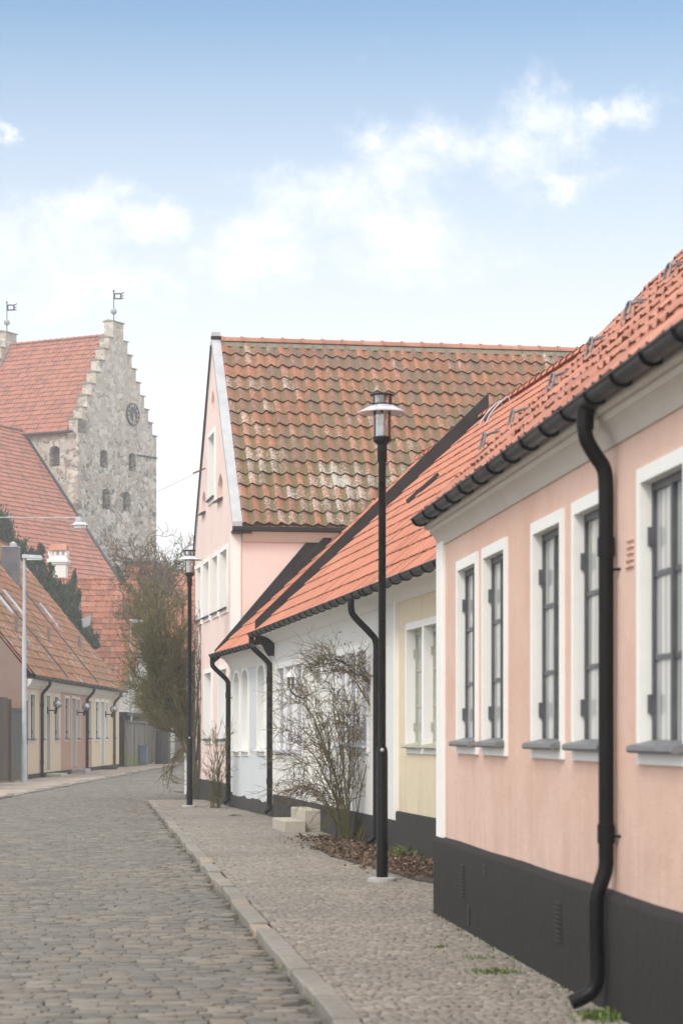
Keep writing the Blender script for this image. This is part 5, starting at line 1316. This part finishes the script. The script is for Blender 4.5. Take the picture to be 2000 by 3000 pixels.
def tree_branch(p, head, L, r, lvl):
    n = max(6, int(L/.14)); pts = [Vector(p)]; ph = rg.uniform(0, 6.28); head = Vector(head).normalized()
    sx = head.cross(Vector((0, 1, .1))).normalized(); sy = head.cross(sx)
    for i in range(n):
        w_ = .75+.25*math.sin(i*.37+ph)
        d = head+(sx*math.sin(ph+i*.62)+sy*.6*math.cos(ph*2+i*.5))*w_; head = (head+Vector((rg.gauss(0, .06), rg.gauss(0, .05), rg.gauss(.012, .06)))).normalized()
        pts.append(pts[-1]+d.normalized()*(L/n))
    (br if lvl < 2 else tws).tube(pts, [max(.022 if lvl < 2 else .013, r*(1-.85*i/n)) for i in range(n+1)], 5 if lvl < 2 else 3, False, rg.random())
    if lvl < 3:
        for _ in range((6, 6, 4)[lvl]):
            i = rg.randrange(max(1, n//5), n); hd = (pts[i]-pts[i-1]).normalized(); hd = (hd*.5+head*.4+Vector((rg.gauss(0, .55), rg.gauss(0, .35), rg.gauss(.15, .45)))).normalized()
            tree_branch(pts[i], hd, L*rg.uniform(.35, .62), r*.45, lvl+1)
top = trunk[-1]
for (tx, ty) in ((330, 1690), (370, 1560), (440, 1520), (500, 1570), (545, 1560), (400, 1640), (480, 1640), (340, 1770), (535, 1680)):
    t_ = at(tx, ty, TY+rg.uniform(-1, 1)); d = t_-top; tree_branch(top-Vector((0, 0, rg.uniform(0, .8))), d, d.length*.86, .10, 0)
obj('limbs', br, M['twig'], TT); obj('twigs', tws, M['twig'], TT)
iv = MB()
leaves(iv, lambda: at(rg.gauss(352, 12)+0, rg.uniform(1660, 1740), TY-1)+Vector((rg.gauss(0, .1), rg.gauss(0, .3), 0)), 2, .07, rg)
for _ in range(380):
    q_ = rg.random(); leaves(iv, lambda: at(336+q_*44+rg.gauss(0, 4+6*q_), 1655+q_*80+rg.gauss(0, 6), TY-1), 1, .08, rg)
leaves(iv, lambda: at(rg.gauss(525, 14), rg.gauss(1650, 22), TY-1), 220, .08, rg)
obj('ivy', iv, M['ivy'], TT)

# dark yew behind the left row
rg = random.Random(13)
YT = thing('yew_tree', 'dark green yew tree rising behind the roofs of the left row', 'tree', (-14.2, 102, 0))
mb = MB(); mb.tube([(-14.2, 102, 0), (-14.0, 102, 4), (-13.8, 102, 8)], [.35, .28, .12], 10); obj('trunk', mb, M['bark_dark'], YT)
yw = MB(); YY = 102.
clumps = [(0,1560,45,75),(15,1620,50,70),(50,1640,45,70),(62,1598,16,32),(100,1700,55,75),(118,1625,17,34),(116,1662,22,40),(146,1728,38,50),(148,1668,11,22),(178,1742,18,40),(205,1755,30,55),(213,1700,13,38),(190,1780,45,60),(225,1760,16,40),(225,1820,18,50),(150,1790,60,60),(215,1850,26,50),(255,1870,30,38),(275,1880,22,24),(240,1905,34,24),(265,1900,18,22),(100,1640,26,36),(90,1760,70,60),(0,1520,22,24)]
tot = sum(a*b for _, _, a, b in clumps); NL_ = 46000
for (cx_, cy_, rx, ry) in clumps:
    n_ = int(NL_*rx*ry/tot)+200; tip = []
    for _ in range(max(6, int(rx*ry/45))):
        a_ = rg.uniform(0, 6.28); e_ = rg.uniform(-1, 1); q = math.sqrt(1-e_*e_); tip.append((math.cos(a_)*q*.85, math.sin(a_)*q, e_*.85))
    for _ in range(n_):
        t_ = rg.choice(tip); k_ = rg.random()**.6; jx, jy, jz = (rg.gauss(0, .13) for _ in range(3))
        x_, y_, z_ = t_[0]*k_+jx, t_[1]*k_+jy, t_[2]*k_+jz+.12*abs(jx)
        c = at(cx_+x_*rx, cy_-z_*ry, YY)+Vector((0, y_*rx/63.*1.1, 0))
        up = Vector((rg.gauss(0, .45), rg.gauss(0, .45), 1)).normalized(); sd_ = up.cross(Vector((rg.gauss(0, 1), rg.gauss(0, 1), rg.gauss(0, .3)))).normalized(); s_ = rg.uniform(.05, .11)
        yw.add([c-sd_*s_*.35, c+up*s_*1.4, c+sd_*s_*.35, c-up*s_*.5], [(0, 1, 2, 3)], min(1, max(0, .25+.45*k_*rg.random()+.25*rg.random())))
obj('crown', yw, M['yew'], YT)

# yellow-green shrub above the shed
rg = random.Random(3)
LS = thing('green_shrub', 'yellow-green leafy shrub showing above the dark shed', 'bush', (-9.8, 109, 0))
lb_ = MB(); cl = [(rg.uniform(345, 470), rg.uniform(1998, 2080), rg.uniform(10, 20)) for _ in range(26)]
def lp(): c_ = rg.choice(cl); return at(c_[0]+rg.gauss(0, c_[2]*.5), c_[1]+rg.gauss(0, c_[2]*.4), 109.3+rg.gauss(0, .5))
leaves(lb_, lp, 5200, .075, rg); obj('foliage', lb_, M['lime'], LS)
stm = MB()
for i in range(9):
    b_ = Vector((-9.8+rg.uniform(-.3, .3), 109.3, 0)); stm.tube(smooth([b_, b_+Vector((rg.uniform(-.4, .4), 0, 1.5)), at(rg.uniform(350, 465), 2040, 109.3)], 4), .03, 5)
obj('stems', stm, M['bark'], LS)

# planting bed, dead leaves, small plants
rg = random.Random(8)
bed = MB(); vs = []; 
cen = gnd(1110, 2540); n_ = 28
for i in range(n_):
    a_ = 2*math.pi*i/n_; rr = 1+.18*math.sin(3*a_)+rg.uniform(-.08, .08); vs.append((cen.x+.0+.36*rr*math.cos(a_)-.157*3.2*rr*math.sin(a_), cen.y+1.0+3.4*rr*math.sin(a_), .012))
vs = [(min(x, wall_x(y)-.03), y, z) for x, y, z in vs]
bed.add(vs+[(sum(v0[0] for v0 in vs)/n_, sum(v0[1] for v0 in vs)/n_, .045)], [(i, (i+1) % n_, n_) for i in range(n_)]); obj('soil_bed', bed, M['soil'], kind='structure')
dl = MB()
def lfp():
    Y = rg.uniform(22.3, 30.5); x0 = wall_x(Y)
    return Vector((x0-abs(rg.gauss(.02, .34))-.03, Y, .03+abs(rg.gauss(0, .025))))
leaves(dl, lfp, 3000, .030, rg, .5)
def lfb():
    a_ = rg.uniform(0, 6.283); q = math.sqrt(rg.random())*1.08; x = cen.x+q*(.36*math.cos(a_)-.5*math.sin(a_)); y = cen.y+1+3.4*q*math.sin(a_)
    return Vector((min(x, wall_x(y)-.04), y, .03+abs(rg.gauss(0, .02))))
leaves(dl, lfb, 1700, .028, rg, .5)
for _ in range(260):
    c = gnd(rg.gauss(965, 35), rg.gauss(2487, 5)); c.z = .02; leaves(dl, lambda: c, 1, .03, rg, .6)
for _ in range(230):      # a few blown leaves and chips along the kerb and the wall foot
    Y = rg.uniform(10.5, 44); xx = kerb_x(Y)+(rg.choice((-.06, .2))+abs(rg.gauss(0, .12)) if rg.random() < .45 else (wall_x(Y)-kerb_x(Y))-abs(rg.gauss(.04, .10)))
    c = Vector((xx, Y, .012 if xx > kerb_x(Y)+.16 else -.02)); leaves(dl, lambda: c, 1, .014, rg, .7)
o = obj('dead_leaves', dl, M['leaf'], kind='stuff')
def tuft(px, py, lb, n, h, spread, mat='grass', name='grass_tuft', wid=.006):
    g = gnd(px, py); mb = MB()
    for _ in range(n):
        b_ = g+Vector((rg.gauss(0, spread), rg.gauss(0, spread), .0)); d = Vector((rg.gauss(0, .45), rg.gauss(0, .45), 1)).normalized(); L = h*rg.uniform(.4, 1.2); w_ = wid
        sd_ = d.cross(Vector((rg.gauss(0, 1), rg.gauss(0, 1), 0))).normalized(); tip = b_+d*L+Vector((rg.gauss(0, .3)*L, 0, -.1*L))
        mb.add([b_-sd_*w_, b_+sd_*w_, b_+d*L*.6+sd_*w_*.8, tip, b_+d*L*.6-sd_*w_*.8], [(0, 1, 2, 3, 4)], rg.random())
    return tag(obj(name, mb, M[mat], at=g), lb, 'plant', kind='stuff')
tuft(1178, 2520, 'small bright green plant in the bed beside the near black lamp', 90, .19, .06, wid=.012, name='green_plant')
tuft(1250, 2535, 'low green seedlings among dead leaves under the yellow wall', 60, .09, .09, wid=.010, name='green_plant')
tuft(1450, 2852, 'green moss and grass tuft in the cobbles below the plinth vents', 190, .035, .07, wid=.004)
tuft(1288, 2778, 'tiny grass tuft alone in the middle of the pavement', 60, .03, .025, wid=.003)
tuft(1770, 2985, 'yellow-green weeds at the foot of the near downpipe', 220, .06, .07, wid=.005)
tuft(682, 2392, 'tiny green weed at the grey-white house plinth', 50, .05, .05, wid=.006)
tuft(1400, 2810, 'sparse grass blades in cobble joints near the pink house', 70, .025, .06, wid=.003)
mb = MB(); c = gnd(30, 2341)+Vector((0, 0, .0)); mb.sphere((LKX+.12, c.y-1, -.0), .05, 7, 5, (1.4, 1, .7)); tag(obj('crumpled_paper', mb, M['litter'], at=(LKX+.12, c.y-1, 0)), 'white crumpled paper lying at the left kerb', 'litter')

wd = MB(); rg = random.Random(44)
for _ in range(46):
    Y = rg.uniform(10.5, 43); base_ = Vector((wall_x(Y)-rg.uniform(.05, .09), Y, .0)) if rg.random() < .6 else Vector((kerb_x(Y)+rg.choice((-.01, .165)), Y, -.015))
    for _ in range(rg.randrange(4, 16)):
        b_ = base_+Vector((rg.gauss(0, .02), rg.gauss(0, .09), 0)); d = Vector((rg.gauss(0, .5), rg.gauss(0, .5), 1)).normalized(); L = rg.uniform(.012, .045); sd_ = d.cross(Vector((rg.gauss(0, 1), rg.gauss(0, 1), 0))).normalized()*.004
        wd.add([b_-sd_, b_+sd_, b_+d*L], [(0, 1, 2)], rg.random())
o = obj('joint_weeds', wd, M['grass'], kind='stuff')

# ================================================================== HAZE
hz = MB(); hz.box(-180, 180, -40, 340, -1.6, 34)
o = obj('haze', hz, bpy.data.materials.new('haze_air'), kind='stuff'); hm = o.data.materials[0]; hm.use_nodes = True; hm.node_tree.nodes.clear(); n = NT(hm.node_tree)
pv = n.node('ShaderNodeVolumePrincipled', {'Color': (.97, .98, 1, 1), 'Density': .0011}); n.node('ShaderNodeOutputMaterial', {'Volume': pv.outputs[0]})
